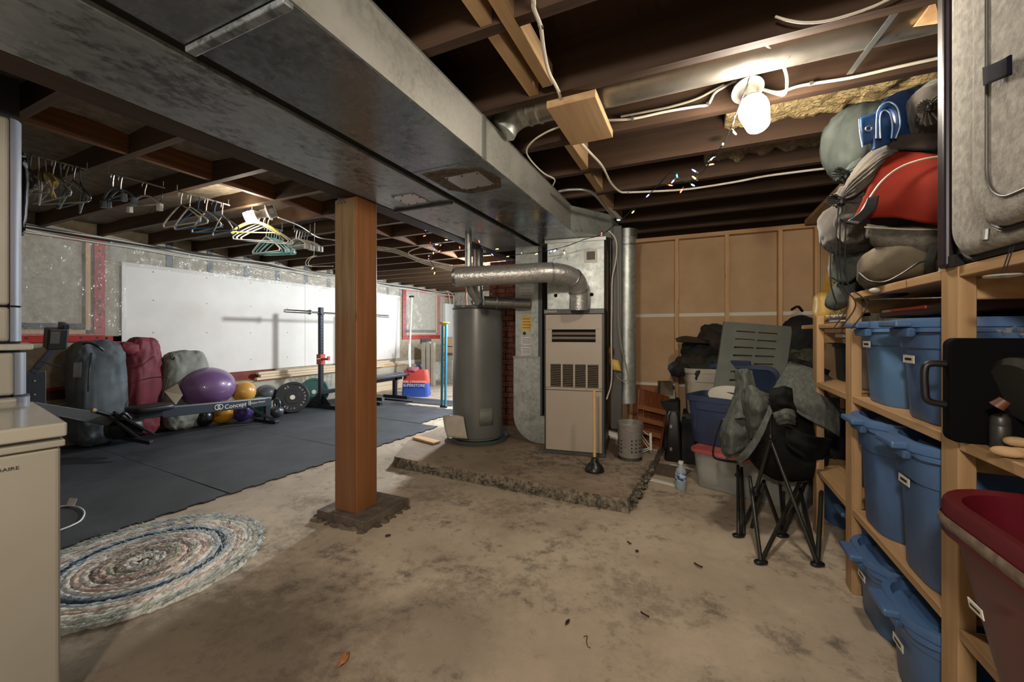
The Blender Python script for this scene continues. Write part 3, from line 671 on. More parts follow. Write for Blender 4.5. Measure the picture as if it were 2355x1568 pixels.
# ---- shelving: uprights, rails, boards
M_shy = wood('shelf_wood_y', '94734f', 'ae8d66', 1, .6); M_shz = wood('shelf_wood_z', '94734f', 'b09068', 2, .6)
SH = thing('wooden_shelving', 'pine two-by-four shelving unit along the right wall', 'shelf', (.95, 1.9, 0))
def sb(name, a, b, m): obj(name, MB().b2(a, b), m, SH, smooth=0, bevel=.0025, seg=1)
for y in (1.508, 2.335, 2.93):
    top_ = 1.385 if y < 2.5 else 1.30
    sb('upright', (.651, y, 0), (.689, y+.085, top_), M_shz); sb('upright', (1.26, y, 0), (1.298, y+.085, top_), M_shz)
    for z in (.364, .879, 1.351): 
        if z > 1.3 and y > 2.5: z = 1.20
        sb('cross_rail', (.69, y+.02, z-.06), (1.259, y+.058, z-.001), M_shy)
for z, y1 in ((.365, 3.2), (.880, 3.2), (1.352, 2.42)):
    for ya, yb_ in ((.51, 1.505), (1.596, 2.332), (2.423, y1)):
        if yb_-ya < .03: continue
        sb('shelf_board', (.652, ya, z), (.80, yb_, z+.030), M_shy)
        for x in (.805, .96, 1.11): sb('shelf_board', (x, ya, z+.0), (x+.145, yb_, z+.030), M_shy)
sb('shelf_board', (.66, 2.45, 1.225), (1.25, 3.35, 1.25), M_shy)
sb('upright', (.651, .42, 0), (.689, .505, 1.355), M_shz); sb('upright', (1.26, .42, 0), (1.298, .505, 1.385), M_shz)
sb('back_rail', (1.30, .3, 1.14), (1.318, 3.2, 1.22), M_shy)
# ---- blue totes
zt1, zt2 = .396, .911
tote('storage_tote', 'blue lidded tote on the middle shelf beside the near upright', (.945, 1.777, zt2), 0, .62, .345, .335, M_tote, M_tote, stz=.60)
tote('storage_tote', 'blue lidded tote on the middle shelf beside the far upright', (.95, 2.148, zt2), 0, .62, .345, .335, M_totef, M_tote, stz=.72)
tote('storage_tote', 'blue tote on the lower shelf against the near upright, sticker on its end', (.945, 1.777, zt1), 0, .64, .345, .455, M_tote, M_tote, stz=.68)
tote('storage_tote', 'blue tote on the lower shelf next to the far upright', (.945, 2.148, zt1), 0, .64, .345, .455, M_tote, M_tote, sticker=False)
tote('storage_tote', 'nearest blue tote standing on the floor under the shelving', (.905, 1.775, 0), 0, .60, .345, .30, M_tote, M_tote, stz=.52)
tote('storage_tote', 'blue tote on the floor under the shelving, second from the front', (.92, 2.145, 0), 0, .60, .345, .295, M_tote, M_tote, stz=.62)
tote('storage_tote', 'blue tote on the floor behind the folded camping chair', (1.0, 2.63, 0), .0, .56, .34, .29, M_tote, M_tote, sticker=False)
tote('storage_tote', 'farthest blue tote on the floor near the back wall', (1.0, 3.24, 0), 0, .56, .36, .29, M_tote, M_tote, sticker=False)
tote('storage_tote', 'pale grey tote on the middle shelf beyond the far upright', (1.02, 2.70, zt2), 0, .55, .36, .29, M_grtote, M_crtote, stz=.5)
tote('storage_tote', 'charcoal tote on the middle shelf next to the back wall', (1.04, 3.08, zt2), 0, .55, .34, .28, pm('tote_charcoal', '2f302f', rough=.6), M_black, sticker=False)
tote('storage_tote', 'greenish grey tote on the lower shelf behind the camping chair', (1.03, 2.66, zt1), 0, .55, .38, .40, pm('tote_olive', '4f4e42', rough=.6), M_black, sticker=False)
# black roller case partly visible at the bottom
bx_ = thing('black_case', 'black plastic case on the floor at the bottom right corner', 'case', (.86, 1.28, 0))
obj('body', loft(MB(), [ring(.46, .30, .05, 0), ring(.50, .34, .06, .05), ring(.50, .34, .06, .24), ring(.46, .30, .05, .27)]), M_black, bx_, world=False)
obj('handle', MB().tube(curve([(-.25, .1, .18), (-.30, .1, .20), (-.31, 0, .21), (-.30, -.1, .20), (-.25, -.1, .18)]), .016, 10), M_black, bx_, world=False)
# ---- red laundry tub
M_redt = pm('red_plastic', '520f19', '5a111b', sc=4, rough=.35)
rt = thing('laundry_tub', 'large dark red plastic tub on the lower shelf at the right edge', 'tub', (.79, .975, zt1))
R = [ring(.42, .44, .08, 0), ring(.44, .46, .09, .02), ring(.56, .60, .11, .36), ring(.60, .64, .12, .37), ring(.60, .64, .12, .40), ring(.60, .64, .12, .435), ring(.59, .63, .12, .445), ring(.55, .59, .11, .440), ring(.53, .57, .10, .40), ring(.41, .43, .08, .02)]
obj('basin', loft(MB(), R), M_redt, rt, world=False, smooth=35)
obj('rim_groove', loft(MB(), [ring(.604, .644, .12, .385), ring(.612, .652, .125, .392), ring(.612, .652, .125, .402), ring(.604, .644, .12, .41)], False, False), pm('worn_rim', '5a4a3c', '78685a', sc=40, rough=.7), rt, world=False, label='scuffed groove below the rim')
s = obj('sticker', MB().box((-.283, .14, .255), (.002, .045, .020), eul(0, -.17, 0)), M_paper, rt, world=False, smooth=0, label='white paper sticker')
obj('print_line', MB().box((-.2845, .14, .255), (.001, .03, .005), eul(0, -.17, 0)), M_print, s, world=False, smooth=0)
# ---- griddle / board with handle
gr = thing('griddle', 'flat black rectangular griddle with loop handle standing on middle shelf', 'pan', (.83, 1.47, zt2))
obj('plate', loft(MB(), [[(p[0], p[2]*1.0, p[1]) for p in ring(.44, .275, .02, zz)] for zz in (-.018, .018)]), pm('griddle_black', '060606', rough=.8, spec=.1), gr, world=False, bevel=.004).location = (0, 0, .1375)
obj('handle', MB().tube(curve([(-.215, 0, .205), (-.25, 0, .205), (-.262, 0, .19), (-.262, 0, .14), (-.255, 0, .105), (-.215, 0, .095)]), .009, 10), M_black, gr, world=False)
def lay(px, py, z): return at(px, py, Z=z)
# near-shelf kitchen things
f = at(2300, 1030, Z=zt2)
bt = thing('grinder', 'dark stubby cylinder with rounded top standing on the middle shelf', 'jar', (f.x, f.y, zt2))
obj('body', MB().lathe([(.016, 0), (.019, .005), (.019, .055), (.0185, .056), (.019, .058), (.018, .075), (.012, .086), (0, .09)], (0, 0, 0), 24), pm('dark_grey_plastic', '2b2926', rough=.4), bt, world=False, smooth=50)
for i, (pxx, pyy, s_) in enumerate(((2318, 1052, .035), (2340, 1040, .03), (2350, 1055, .032))):
    q = at(pxx, pyy, Z=zt2); nm = ('lower left', 'upper', 'right-hand')[i]
    w_ = thing('wooden_paddle', 'round tan wooden end of a kitchen utensil, %s of three' % nm, 'utensil', (q.x, q.y, zt2+.001), -.4)
    obj('head', MB().blob((0, 0, .012+(.012 if i == 1 else 0)), (s_*1.6, s_, .024), .9, .9, None, 0, 6, 0, 20, 12), M_newy, w_, world=False); 
    obj('shaft', MB().tube([(0, 0, .012+(.012 if i == 1 else 0)), (.18, -.03, .012)], .005, 8), M_newy, w_, world=False)
pn = thing('frying_pan', 'two dark nested pans leaning at the right edge above middle shelf', 'pan', at(2350, 900, D=.98))
for k, dx in enumerate((0, .028)):
    a = at(2352, 905, D=.98)+Vector((dx-.0, .03*k, 0)); M = eul(0, 1.25, .2)
    obj('pan', MB().lathe([(0, 0), (.07, 0), (.082, .010), (.088, .012), (.088, .006), (.075, -.006), (0, -.006)], a, 40, M), pm('pan_grey', '34342f', rough=.35, metal=.3), pn)
obj('handle', MB().tube([at(2312, 920, D=.97), at(2292, 935, D=.98)], [.012, .015], 10), pm('reddish_handle', '59301f', rough=.5), pn)
tg = thing('tongs', 'thin metal tongs lying along the foot of the griddle', 'utensil', at(2200, 1010, Z=zt2+.01))
for dy in (0, .012):
    a, b = at(2212, 998+dy*400, Z=zt2+.012), at(2345, 1008+dy*500, Z=zt2+.012); obj('arm', MB().tube([a, a.lerp(b, .5)+Vector((0, 0, .01)), b], .0035, 6), M_strap, tg)
pb = MB().patch([[at(2288+22*j, 757+6*i+(j % 2)*8, D=1.02+.03*i) for j in range(4)] for i in range(3)], 14, .012, 30)
M_clear = pm('clear_film', 'c8c8c4', rough=.12, alpha=.35, b=.8, bs=25, bd=.02)
tag(obj('plastic_bag', pb, M_clear), 'crumpled clear plastic bag hanging above black griddle', 'bag')
dk = thing('dark_crate', 'dark box filling the back of the near shelf bay', 'box', (1.08, 1.05, zt2))
obj('body', MB().b2((.98, .55, zt2), (1.25, 1.40, 1.27)), M_dark, dk, smooth=0, bevel=.01); obj('lid', MB().b2((.97, .54, 1.24), (1.255, 1.41, 1.28)), M_black, dk, smooth=0, bevel=.004)
# ---- suitcase on the top shelf
M_felt = pm('suitcase_felt', '86827a', 'aaa69c', sc=55, lo=.35, hi=.7, rough=.95, b=.7, bs=160, bd=.003)
M_purp = pm('suitcase_trim', '1d161c', '2a1e28', sc=8, rough=.35)
zs = 1.383
SC = thing('suitcase', 'upright grey felt suitcase with dark trim on top shelf at right edge', 'suitcase', (.80, 1.35, zs))
obj('back_shell', MB().b2((.655, 1.03, zs), (.98, 1.565, 2.20)), M_black, SC, smooth=0, bevel=.02, seg=3)
obj('edge_trim', MB().b2((.632, 1.530, zs), (.66, 1.572, 2.20)), M_purp, SC, smooth=0, bevel=.01, seg=3)
def puff(y0, y1, z0, z1, x0, dep, r, rin=.03):
    w_, h_ = y1-y0, z1-z0; cy_, cz_ = (y0+y1)/2, (z0+z1)/2; R = []
    for k, (dx, ins) in enumerate(((0, 0), (dep*.5, 0), (dep*.85, .012), (dep, .035))):
        R.append([(x0-dx, cy_+p, cz_+q) for p, q in rrect(w_-2*ins, h_-2*ins, r, 8)])
    return loft(MB(), R)
obj('front_panel', puff(1.06, 1.50, zs+.018, 2.19, .66, .035, .07), M_felt, SC, smooth=60)
obj('pocket_panel', puff(.95, 1.335, zs+.05, 2.17, .63, .04, .10), M_felt, SC, smooth=60)
def rr3(y0, y1, z0, z1, x, r, rad, name, m):
    cy_, cz_ = (y0+y1)/2, (z0+z1)/2
    obj(name, MB().tube([(x, cy_+p, cz_+q) for p, q in rrect(y1-y0, z1-z0, r, 8)], rad, 8, closed=True), m, SC)
rr3(1.05, 1.51, zs+.008, 2.20, .655, .075, .006, 'piping', M_black)
rr3(.948, 1.342, zs+.045, 2.175, .622, .10, .0045, 'zip', M_black); rr3(.95, 1.352, zs+.04, 2.18, .627, .10, .003, 'zip', M_cab)
rr3(.9, 1.255, zs+.10, 2.12, .588, .08, .003, 'zip', M_cab)
obj('zip_pull', MB().tube([(.612, 1.305, zs+.055), (.608, 1.300, zs+.03)], .006, 8), M_strap, SC, label='silver zip pull')
zt_ = at(2300, 133, D=1.02)
tg_ = obj('name_tag', MB().patch([[at(2262, 155, X=.575), at(2300, 140, X=.570), at(2325, 126, X=.572)], [at(2264, 197, X=.575), at(2300, 182, X=.570), at(2325, 172, X=.572)]], 6), pm('indigo_fabric', '0f0d1c', rough=.9, spec=.1), SC, solid=.004, label='dark indigo fabric tag')
obj('feet', MB().b2((.66, 1.50, zs+.0), (.64, 1.57, zs+.03)), M_black, SC, smooth=0)
lt = at(2306, 634, X=.60); 
LT = thing('luggage_tag', 'clear oval luggage tag dangling below grey suitcase', 'tag', (lt.x, lt.y, lt.z))
obj('disc', MB().lathe([(0, -.002), (.028, -.002), (.03, 0), (.028, .002), (0, .002)], (0, 0, 0), 28, None, 1.0, 1.0), pm('clear_tag', 'b9b9b4', rough=.1, alpha=.6), LT, world=False)
for dy in (-.004, .006): obj('cord', MB().tube([(0, dy, .0), (.015, dy, .062)], .0012, 6), M_black, LT, world=False)
# ---- bags piled on the top shelf
M_gb = pm('grey_bag', '3f3b35', '575147', sc=5, rough=.75, b=.3, bs=140, bd=.002, sheen=.2, spec=.12)
M_gg = pm('greengrey_bag', '383d39', '4d534d', sc=5, rough=.7, b=.3, bs=140, bd=.002, spec=.12)
M_tan = pm('khaki_bag', '5d5547', '736a58', sc=6, rough=.8, b=.4, bs=160, bd=.002, spec=.12)
M_dkb = pm('charcoal_bag', '232423', '31322f', sc=7, rough=.8, b=.3, bs=140, bd=.002, spec=.12)
M_tarp = pm('blue_tarp', '17365f', '21497c', sc=9, rough=.4, b=.4, bs=30, bd=.004)
M_tarpe = pm('pale_piping', '9db6d4', rough=.6)
def cbag(name, lab, mat_, c, d, M=None, e1=.7, e2=.7, amp=.012, sc=9, seed=1, fold=None, cat='bag', group=None):
    c = Vector(c); t = thing(name, lab, cat, (c.x, c.y, c.z-d[2]/2), 0, group)
    obj('sack', MB().blob(c, d, e1, e2, M, amp, sc, seed, 64, 44, fold), mat_, t, smooth=80)
    return t
def gather(par, c, ax, r, m, n=14, L=.05, sd=0):
    "pleats of a drawn-up mouth plus the toggle cord"
    ax = Vector(ax).normalized(); x = ax.orthogonal().normalized(); y = ax.cross(x); c = Vector(c); P = []
    N = n*7; vs = []
    for j, (t, rr_) in enumerate(((-1.0, 1.15), (-.5, .75), (0, .25), (.25, .30), (.6, .42), (.8, .46))):
        for k in range(N):
            a = 2*PI*k/N; w_ = 1+.16*math.cos(a*n+.5*math.sin(3*a+sd))*(1 if j > 0 else .4)
            vs.append(c+ax*(t*L)+(x*math.cos(a)+y*math.sin(a))*r*rr_*w_)
    obj('gathered_mouth', MB().add(vs, [(i*N+k, i*N+(k+1) % N, (i+1)*N+(k+1) % N, (i+1)*N+k) for i in range(5) for k in range(N)]), m, par, smooth=80)
    obj('drawcord', MB().tube([c+(x*math.cos(a)+y*math.sin(a))*r*.27 for a in [2*PI*k/16 for k in range(16)]], .004, 6, closed=True), M_black, par)
    obj('toggle', MB().blob(c+ax*.01+x*r*.35, (.022, .016, .03), .5, .5, None, 0, 1, 0, 12, 8), M_black, par)
# grey-green stuff sack far left
t = cbag('stuff_sack', 'large grey-green stuff sack with side drawcord at far end of top shelf', M_gg, at(1983, 328, D=1.94), (.30, .28, .34), rotz(.2), .8, .85, .018, 11, 2, (1, 1, .35))
gather(t, at(1945, 400, D=1.76), (-1, -.5, 0), .055, M_gg, 12, .05, 1)
# long grey duffel with tied mouth
t = cbag('duffel_bag', 'long grey duffel with its tied mouth pointing left, above the red seat', M_gb, at(2075, 385, D=1.85), (.34, .5, .13), rotz(-.15), .75, .7, .012, 12, 3, (.5, .5, 1.2))
obj('pleated_end', MB().patch([[at(1930, 452, D=1.68), at(1965, 385, D=1.70), at(2005, 340, D=1.70), at(2045, 320, D=1.68), at(2095, 318, D=1.66)], [at(1931, 455, D=1.66), at(1965, 405, D=1.62), at(2010, 362, D=1.60), at(2052, 342, D=1.58), at(2100, 338, D=1.60)], [at(1932, 458, D=1.66), at(1962, 430, D=1.61), at(1998, 400, D=1.58), at(2030, 372, D=1.58), at(2060, 352, D=1.60)], [at(1931, 461, D=1.67), at(1955, 455, D=1.62), at(1980, 440, D=1.60), at(2003, 420, D=1.60), at(2020, 400, D=1.62)]], (46, 60), .003, 20, 3, pleat=(14, .012)), M_gb, t, smooth=80, solid=.004)
obj('hanging_end', MB().patch([[at(1928, 466, D=1.68), at(1950, 470, D=1.64), at(1975, 468, D=1.62), at(1995, 455, D=1.62)], [at(1920, 500, D=1.70), at(1945, 505, D=1.63), at(1975, 505, D=1.60), at(1998, 495, D=1.60)], [at(1922, 540, D=1.74), at(1948, 548, D=1.67), at(1975, 548, D=1.64), at(2010, 530, D=1.64)], [at(1935, 568, D=1.80), at(1955, 572, D=1.74), at(1985, 566, D=1.72), at(2015, 548, D=1.72)]], (34, 34), .010, 14, 6, pleat=(5, .01)), M_gb, t, smooth=80, solid=.004)
gather(t, at(1931, 458, D=1.66), (-.7, -.6, -.2), .05, M_gb, 12, .05, 2)
for dx in (0, .012, .03):
    p0_ = at(1930, 465, D=1.66)+Vector((dx, 0, 0)); obj('drawcord', MB().tube(curve([p0_, p0_+Vector((-.01, 0, -.15)), p0_+Vector((.0, .01, -.33)), p0_+Vector((.03+dx, .0, -.42)), p0_+Vector((-.02+dx, .0, -.52))]), .0025, 6), M_black, t)
obj('under_sack', MB().blob(at(1970, 520, D=1.80), (.26, .3, .22), .8, .8, None, .014, 10, 8, 48, 32), M_gb, t, smooth=80)
# folded blue tarpaulin bag
BT = thing('folded_tarpaulin', 'folded dark blue tarpaulin with pale piping and an eyelet', 'tarpaulin', at(2060, 290, D=1.66))
obj('fold', MB().patch([[at(2005, 268, D=1.62), at(2040, 225, D=1.64), at(2090, 205, D=1.70), at(2135, 198, D=1.78)], [at(2008, 300, D=1.58), at(2050, 275, D=1.60), at(2100, 270, D=1.66), at(2140, 265, D=1.74)], [at(2010, 345, D=1.58), at(2050, 330, D=1.60), at(2100, 325, D=1.66), at(2140, 320, D=1.74)]], 22, .006, 14), M_tarp, BT, solid=.012)
obj('fold', MB().patch([[at(1978, 272, D=1.60), at(2012, 262, D=1.58)], [at(1980, 300, D=1.59), at(2014, 292, D=1.57)], [at(1985, 335, D=1.60), at(2018, 325, D=1.58)]], 10, .003, 20), M_tarp, BT, solid=.012)
obj('eyelet', MB().tube([at(1998, 295, D=1.56)+Vector((.009*math.cos(a), 0, .009*math.sin(a))) for a in [2*PI*k/16 for k in range(16)]], .0025, 6, closed=True), M_strap, BT)
for pts in ([(2015, 318), (2017, 262), (2030, 240), (2048, 235), (2064, 250), (2070, 285), (2060, 318)], [(2025, 318), (2024, 270), (2032, 254), (2046, 260), (2052, 290), (2050, 318)], [(1976, 274), (1978, 305), (1984, 338)]):
    obj('piping', MB().tube(curve([at(a, b, D=1.555) for a, b in pts], 5), .0025, 6), M_tarpe, BT)
obj('fold', MB().tube(curve([at(a, b, D=1.575) for a, b in [(2021, 320), (2021, 268), (2031, 247), (2046, 244), (2058, 260), (2062, 288), (2056, 320)]], 5), .0095, 8), M_tarp, BT)
# round grey sack beside the suitcase
t = cbag('stuff_sack', 'round grey stuff sack with gathered mouth squeezed beside the suitcase', M_gb, at(2168, 255, D=1.60), (.21, .22, .24), None, .9, .9, .014, 12, 5, (1, 1, .4))
gather(t, at(2135, 248, D=1.50), (-.8, -.7, .1), .045, M_gb, 14, .035, 4)
# brown mat under tarp
tag(obj('rolled_mat', MB().patch([[at(2040, 318, D=1.62), at(2100, 312, D=1.55), at(2162, 312, D=1.5)], [at(2045, 345, D=1.60), at(2100, 343, D=1.53), at(2162, 346, D=1.48)]], 10, .004, 10), pm('brown_mat', '2b211a', rough=.9), solid=.03), 'dark brown mat lying under the blue tarpaulin', 'mat')
# red folding seat
M_redf = pm('red_fabric', '5a1002', '651504', sc=3, rough=.85, spec=.15)
RS = thing('red_seat', 'bright red padded seat with pale piping and black strap on top shelf', 'seat', at(2080, 450, D=1.58))
outl = [(1958, 508), (1970, 470), (2000, 425), (2028, 385), (2040, 362), (2055, 352), (2110, 352), (2162, 360), (2162, 518), (2100, 508), (2040, 500), (1990, 505)]
obj('shell', MB().patch([[at(2043, 355, D=1.60), at(2080, 352, D=1.56), at(2120, 354, D=1.50), at(2165, 362, D=1.44)], [at(2015, 400, D=1.58), at(2070, 405, D=1.52), at(2120, 410, D=1.46), at(2165, 410, D=1.40)], [at(1990, 450, D=1.58), at(2060, 455, D=1.51), at(2120, 460, D=1.45), at(2165, 465, D=1.40)], [at(1962, 503, D=1.58), at(2050, 500, D=1.52), at(2110, 510, D=1.46), at(2165, 518, D=1.41)]], 24, .002, 5), M_redf, RS, solid=.02)
obj('piping', MB().tube(curve([at(a, b, D=d) for a, b, d in [(1975, 497, 1.55), (2000, 455, 1.54), (2030, 415, 1.52), (2070, 385, 1.49), (2120, 367, 1.44), (2163, 360, 1.40)]], 6), .004, 6), M_crtote, RS)
obj('strap', MB().patch([[at(1995, 455, D=1.53), at(2022, 450, D=1.51)], [at(1980, 485, D=1.53), at(2012, 482, D=1.51)], [at(1945, 512, D=1.54), at(1972, 518, D=1.52)]], 8), M_black, RS, solid=.008)
obj('filler', MB().blob(at(2110, 440, D=1.68), (.32, .38, .25), .6, .6, None, .004, 6, 2, 24, 16), M_redf, RS)
# grey back pack cushion
GC = thing('seat_cushion', 'grey wedge cushion with pale zipped edge under the red seat', 'cushion', at(2080, 560, D=1.6))
obj('pad', MB().patch([[at(1990, 520, D=1.60), at(2050, 528, D=1.55), at(2110, 527, D=1.50), at(2163, 530, D=1.45)], [at(2000, 548, D=1.56), at(2050, 560, D=1.52), at(2110, 565, D=1.47), at(2163, 560, D=1.43)], [at(2030, 570, D=1.60), at(2060, 585, D=1.56), at(2110, 588, D=1.50), at(2163, 585, D=1.47)]], 20, .004, 12), pm('felt_dark', '3f3b33', '544f45', sc=50, rough=.95, b=.5, bs=160), GC, solid=.03)
obj('zip', MB().tube(curve([at(a, b, D=d) for a, b, d in [(1988, 522, 1.58), (2020, 524, 1.55), (2080, 527, 1.51), (2163, 528, 1.44)]], 5), .003, 6), M_crtote, GC)
obj('filler', MB().blob(at(2110, 560, D=1.66), (.30, .36, .15), .6, .6, None, .006, 8, 2, 24, 16), M_dkb, GC)
# khaki pack with zip
KP = thing('day_pack', 'khaki day pack with curved zip overhanging the edge of the top shelf', 'backpack', at(2040, 620, D=1.65))
obj('body', MB().blob(at(2052, 615, D=1.62), (.21, .34, .15), .75, .75, rotz(-.2) @ eul(-.12, 0, 0), .007, 12, 4, 56, 36), M_tan, KP, smooth=80)
obj('base', MB().blob(at(2062, 632, D=1.64), (.21, .35, .10), .6, .7, rotz(-.2) @ eul(-.12, 0, 0), .006, 10, 6, 40, 24), M_gb, KP, smooth=80)
obj('zip', MB().tube(curve([at(a, b, D=d) for a, b, d in [(1976, 628, 1.52), (2000, 646, 1.46), (2035, 648, 1.42), (2070, 632, 1.39), (2110, 606, 1.37), (2128, 600, 1.37)]], 6), .0035, 6), M_black, KP)
obj('strap', MB().patch([[at(2140, 560, D=1.45), at(2162, 565, D=1.42)], [at(2128, 600, D=1.42), at(2150, 605, D=1.40)], [at(2135, 640, D=1.44), at(2155, 635, D=1.42)]], 8), M_dkb, KP, solid=.012)
obj('pommel', MB().blob(at(2012, 668, D=1.58), (.035, .035, .022), .9, .9), M_crtote, KP)
obj('pouch', MB().blob(at(2050, 672, D=1.60), (.09, .12, .035), .8, .8, None, .005, 20, 3), M_black, KP)
# old satchel hanging at the left end
SG = thing('hanging_satchel', 'worn grey satchel drooping off the far end of the top shelf', 'bag', at(1950, 590, D=1.95))
obj('flap', MB().patch([[at(1925, 540, D=1.90), at(1955, 535, D=1.86), at(1995, 530, D=1.80), at(2020, 560, D=1.75)], [at(1918, 590, D=1.92), at(1950, 585, D=1.84), at(1985, 590, D=1.80), at(2005, 600, D=1.76)], [at(1915, 640, D=1.92), at(1945, 650, D=1.86), at(1975, 630, D=1.82), at(1990, 620, D=1.80)]], 22, .014, 12), M_gg, SG, solid=.02)
obj('body', MB().blob(at(1960, 600, D=1.98), (.17, .20, .26), .8, .8, None, .012, 14, 9, 48, 32), M_gb, SG, smooth=80)
obj('lower_pouch', MB().blob(at(1935, 675, D=1.94), (.085, .10, .17), .8, .8, eul(0, .5, 0), .006, 16, 11, 36, 24), M_gg, SG, smooth=80)
obj('strap', MB().tube(curve([at(a, b, D=1.82) for a, b in [(1925, 470), (1912, 560), (1910, 640), (1916, 675), (1925, 700)]], 6), .003, 6), M_black, SG)
obj('buckle', MB().tube([at(1914+6*math.cos(a), 722+9*math.sin(a), D=1.85) for a in [2*PI*k/12 for k in range(12)]], .002, 5, closed=True), M_strap, SG)
obj('buckle', MB().tube([at(1934+6*math.cos(a), 722+9*math.sin(a), D=1.85) for a in [2*PI*k/12 for k in range(12)]], .002, 5, closed=True), M_strap, SG)
obj('hanging_leg', MB().patch([[at(1968, 655, D=1.98), at(1995, 655, D=1.95)], [at(1972, 690, D=1.98), at(1998, 690, D=1.95)], [at(1980, 728, D=1.97), at(2002, 726, D=1.95)]], 8, .003, 10), pm('slate_cloth', '2c3138', rough=.9), SG, solid=.01)
YB_ = thing('yellow_bag', 'yellow printed bag on the small far shelf behind hanging satchel', 'bag', at(1910, 700, D=2.9))
obj('sack', MB().blob(at(1905, 705, D=2.75), (.16, .14, .20), .6, .6, None, .008, 12, 2, 36, 24), pm('yellow_film', 'a07c28', 'b5913c', sc=9, rough=.45), YB_)
obj('tall_corner', MB().prism([at(1890, 690, D=2.75), at(1907, 585, D=2.75), at(1925, 600, D=2.75), at(1930, 690, D=2.75)], (.01, .03, 0)), pm('yellow_film', ''), YB_, smooth=0)
for i in range(5):
    q = at(1938, 738-i*3.2, D=2.55); tag(obj('book', MB().box((q.x, q.y, q.z), (.10, .15, .007), rotz(.1*i)), (M_paper, M_tote, M_redt, M_crtote, M_paper)[i], smooth=0), ('lowest', 'second from lowest', 'middle', 'second from top', 'topmost')[i]+' thin book of the small stack beside the yellow bag', 'book', 'books stacked on the far shelf')
# dark red flat case on totes
q = at(2060, 700, D=1.75)
fc = thing('flat_case', 'flat dark case with a red stripe lying on blue totes', 'case', (.93, 1.9, 1.262))
obj('shell', MB().b2((.72, 1.60, 1.262), (1.18, 2.25, 1.30)), pm('maroon_shell', '2a0e0b', rough=.4), fc, smooth=0, bevel=.008)
obj('stripe', MB().b2((.714, 1.85, 1.284), (.72, 2.12, 1.294)), M_red, fc, smooth=0)
obj('stripe', MB().b2((.714, 2.12, 1.284), (.72, 2.2, 1.294)), M_strap, fc, smooth=0)
# ---- folded camping chair
CC = thing('camping_chair', 'folded grey camping chair with crossed dark legs standing before the shelving', 'chair', (.40, 2.62, 0))
M_leg = pm('chair_tube', '35342f', rough=.35, metal=.5)
M_cf = pm('chair_fabric', '464945', '62655f', sc=60, lo=.3, hi=.75, rough=.8, b=.5, bs=50, bd=.004, st=(1, 1, .35), spec=.12)
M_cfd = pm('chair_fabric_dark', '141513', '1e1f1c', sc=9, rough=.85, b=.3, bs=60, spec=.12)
A, B_, C_, D_2 = Vector((.307, 2.444, .012)), Vector((.569, 2.542, .012)), Vector((.227, 2.712, .012)), Vector((.464, 2.819, .012))
hub = at(1772, 1010, D=2.32); hb = at(1860, 1000, D=2.75); 
def leg(p, q, r=.0105): obj('leg', MB().tube([p, q], r, 10), M_leg, CC)
leg(A, at(1724, 1095, D=2.42)); leg(A, at(1840, 1108, D=2.50)); leg(B_, hub); leg(at(1738, 1130, D=2.38), hub)
leg(B_, at(1840, 1125, D=2.62)); leg(B_, at(1893, 1050, D=2.58), .012); leg(C_, at(1697, 1070, D=2.68)); leg(C_, at(1757, 1105, D=2.72)); leg(C_+Vector((.03, .02, 0)), at(1705, 1075, D=2.75))
leg(D_2, at(1757, 1110, D=2.8)); leg(D_2, at(1865, 1080, D=2.75)); leg(D_2+Vector((.01, 0, 0)), at(1792, 1090, D=2.85)); leg(D_2, at(1803, 1095, D=2.9))
leg(at(1757, 1110, D=2.45), at(1728, 1290, D=2.45)+Vector((-.02, .05, .06)))
for p in (A, B_, C_, D_2): obj('foot', MB().blob(p+Vector((0, 0, -.0)), (.07, .04, .022), .7, .7, rotz(.5), 0, 1, 0, 16, 8), M_black, CC)
for p in (hub, at(1738, 1132, D=2.38), at(1700, 1092, D=2.66)):
    obj('hub_joint', MB().lathe([(.022, -.014), (.026, -.01), (.026, .004), (.016, .01), (.012, .03)], p, 14), M_black, CC)
leg(hub+Vector((0, 0, .02)), hub+Vector((0, 0, .22)), .008)
obj('seat_bowl', MB().blob(at(1805, 1020, D=2.62), (.44, .42, .46), .9, .9, None, .010, 8, 5, 48, 32), M_cfd, CC, smooth=80)
def cl(name, G, m, n=34, amp=.006, sc=20, seed=0, solid=.006, **k):
    amp = min(amp, .006); sc = max(sc, 18)
    obj(name, MB().patch([[at(a, b, D=d) for a, b, d in r] for r in G], n, amp, sc, seed, (1, 1, .6), (5, .014)), m, CC, solid=solid, smooth=80, **k)
# left side panel
cl('side_panel', [[(1690, 852, 2.52), (1710, 848, 2.46), (1732, 852, 2.48)], [(1690, 900, 2.50), (1712, 895, 2.40), (1740, 905, 2.46)], [(1676, 935, 2.46), (1708, 925, 2.36), (1738, 940, 2.42)], [(1664, 965, 2.42), (1700, 960, 2.31), (1728, 968, 2.38)]], M_cf, seed=2)
cl('side_pocket', [[(1662, 962, 2.42), (1685, 955, 2.34), (1715, 966, 2.36)], [(1655, 1000, 2.40), (1682, 998, 2.28), (1724, 1000, 2.34)], [(1660, 1035, 2.40), (1684, 1035, 2.28), (1728, 1020, 2.36)], [(1670, 1056, 2.40), (1690, 1052, 2.32), (1716, 1040, 2.38)]], M_cf, seed=4)
cl('arm_panel', [[(1704, 900, 2.36), (1728, 885, 2.30), (1752, 900, 2.30), (1770, 905, 2.34)], [(1708, 935, 2.34), (1732, 930, 2.24), (1752, 940, 2.22), (1770, 935, 2.30)], [(1716, 975, 2.34), (1736, 972, 2.25), (1752, 970, 2.24), (1768, 960, 2.30)], [(1718, 1012, 2.36), (1735, 1005, 2.30), (1750, 990, 2.28), (1768, 968, 2.32)]], M_cf, seed=5)
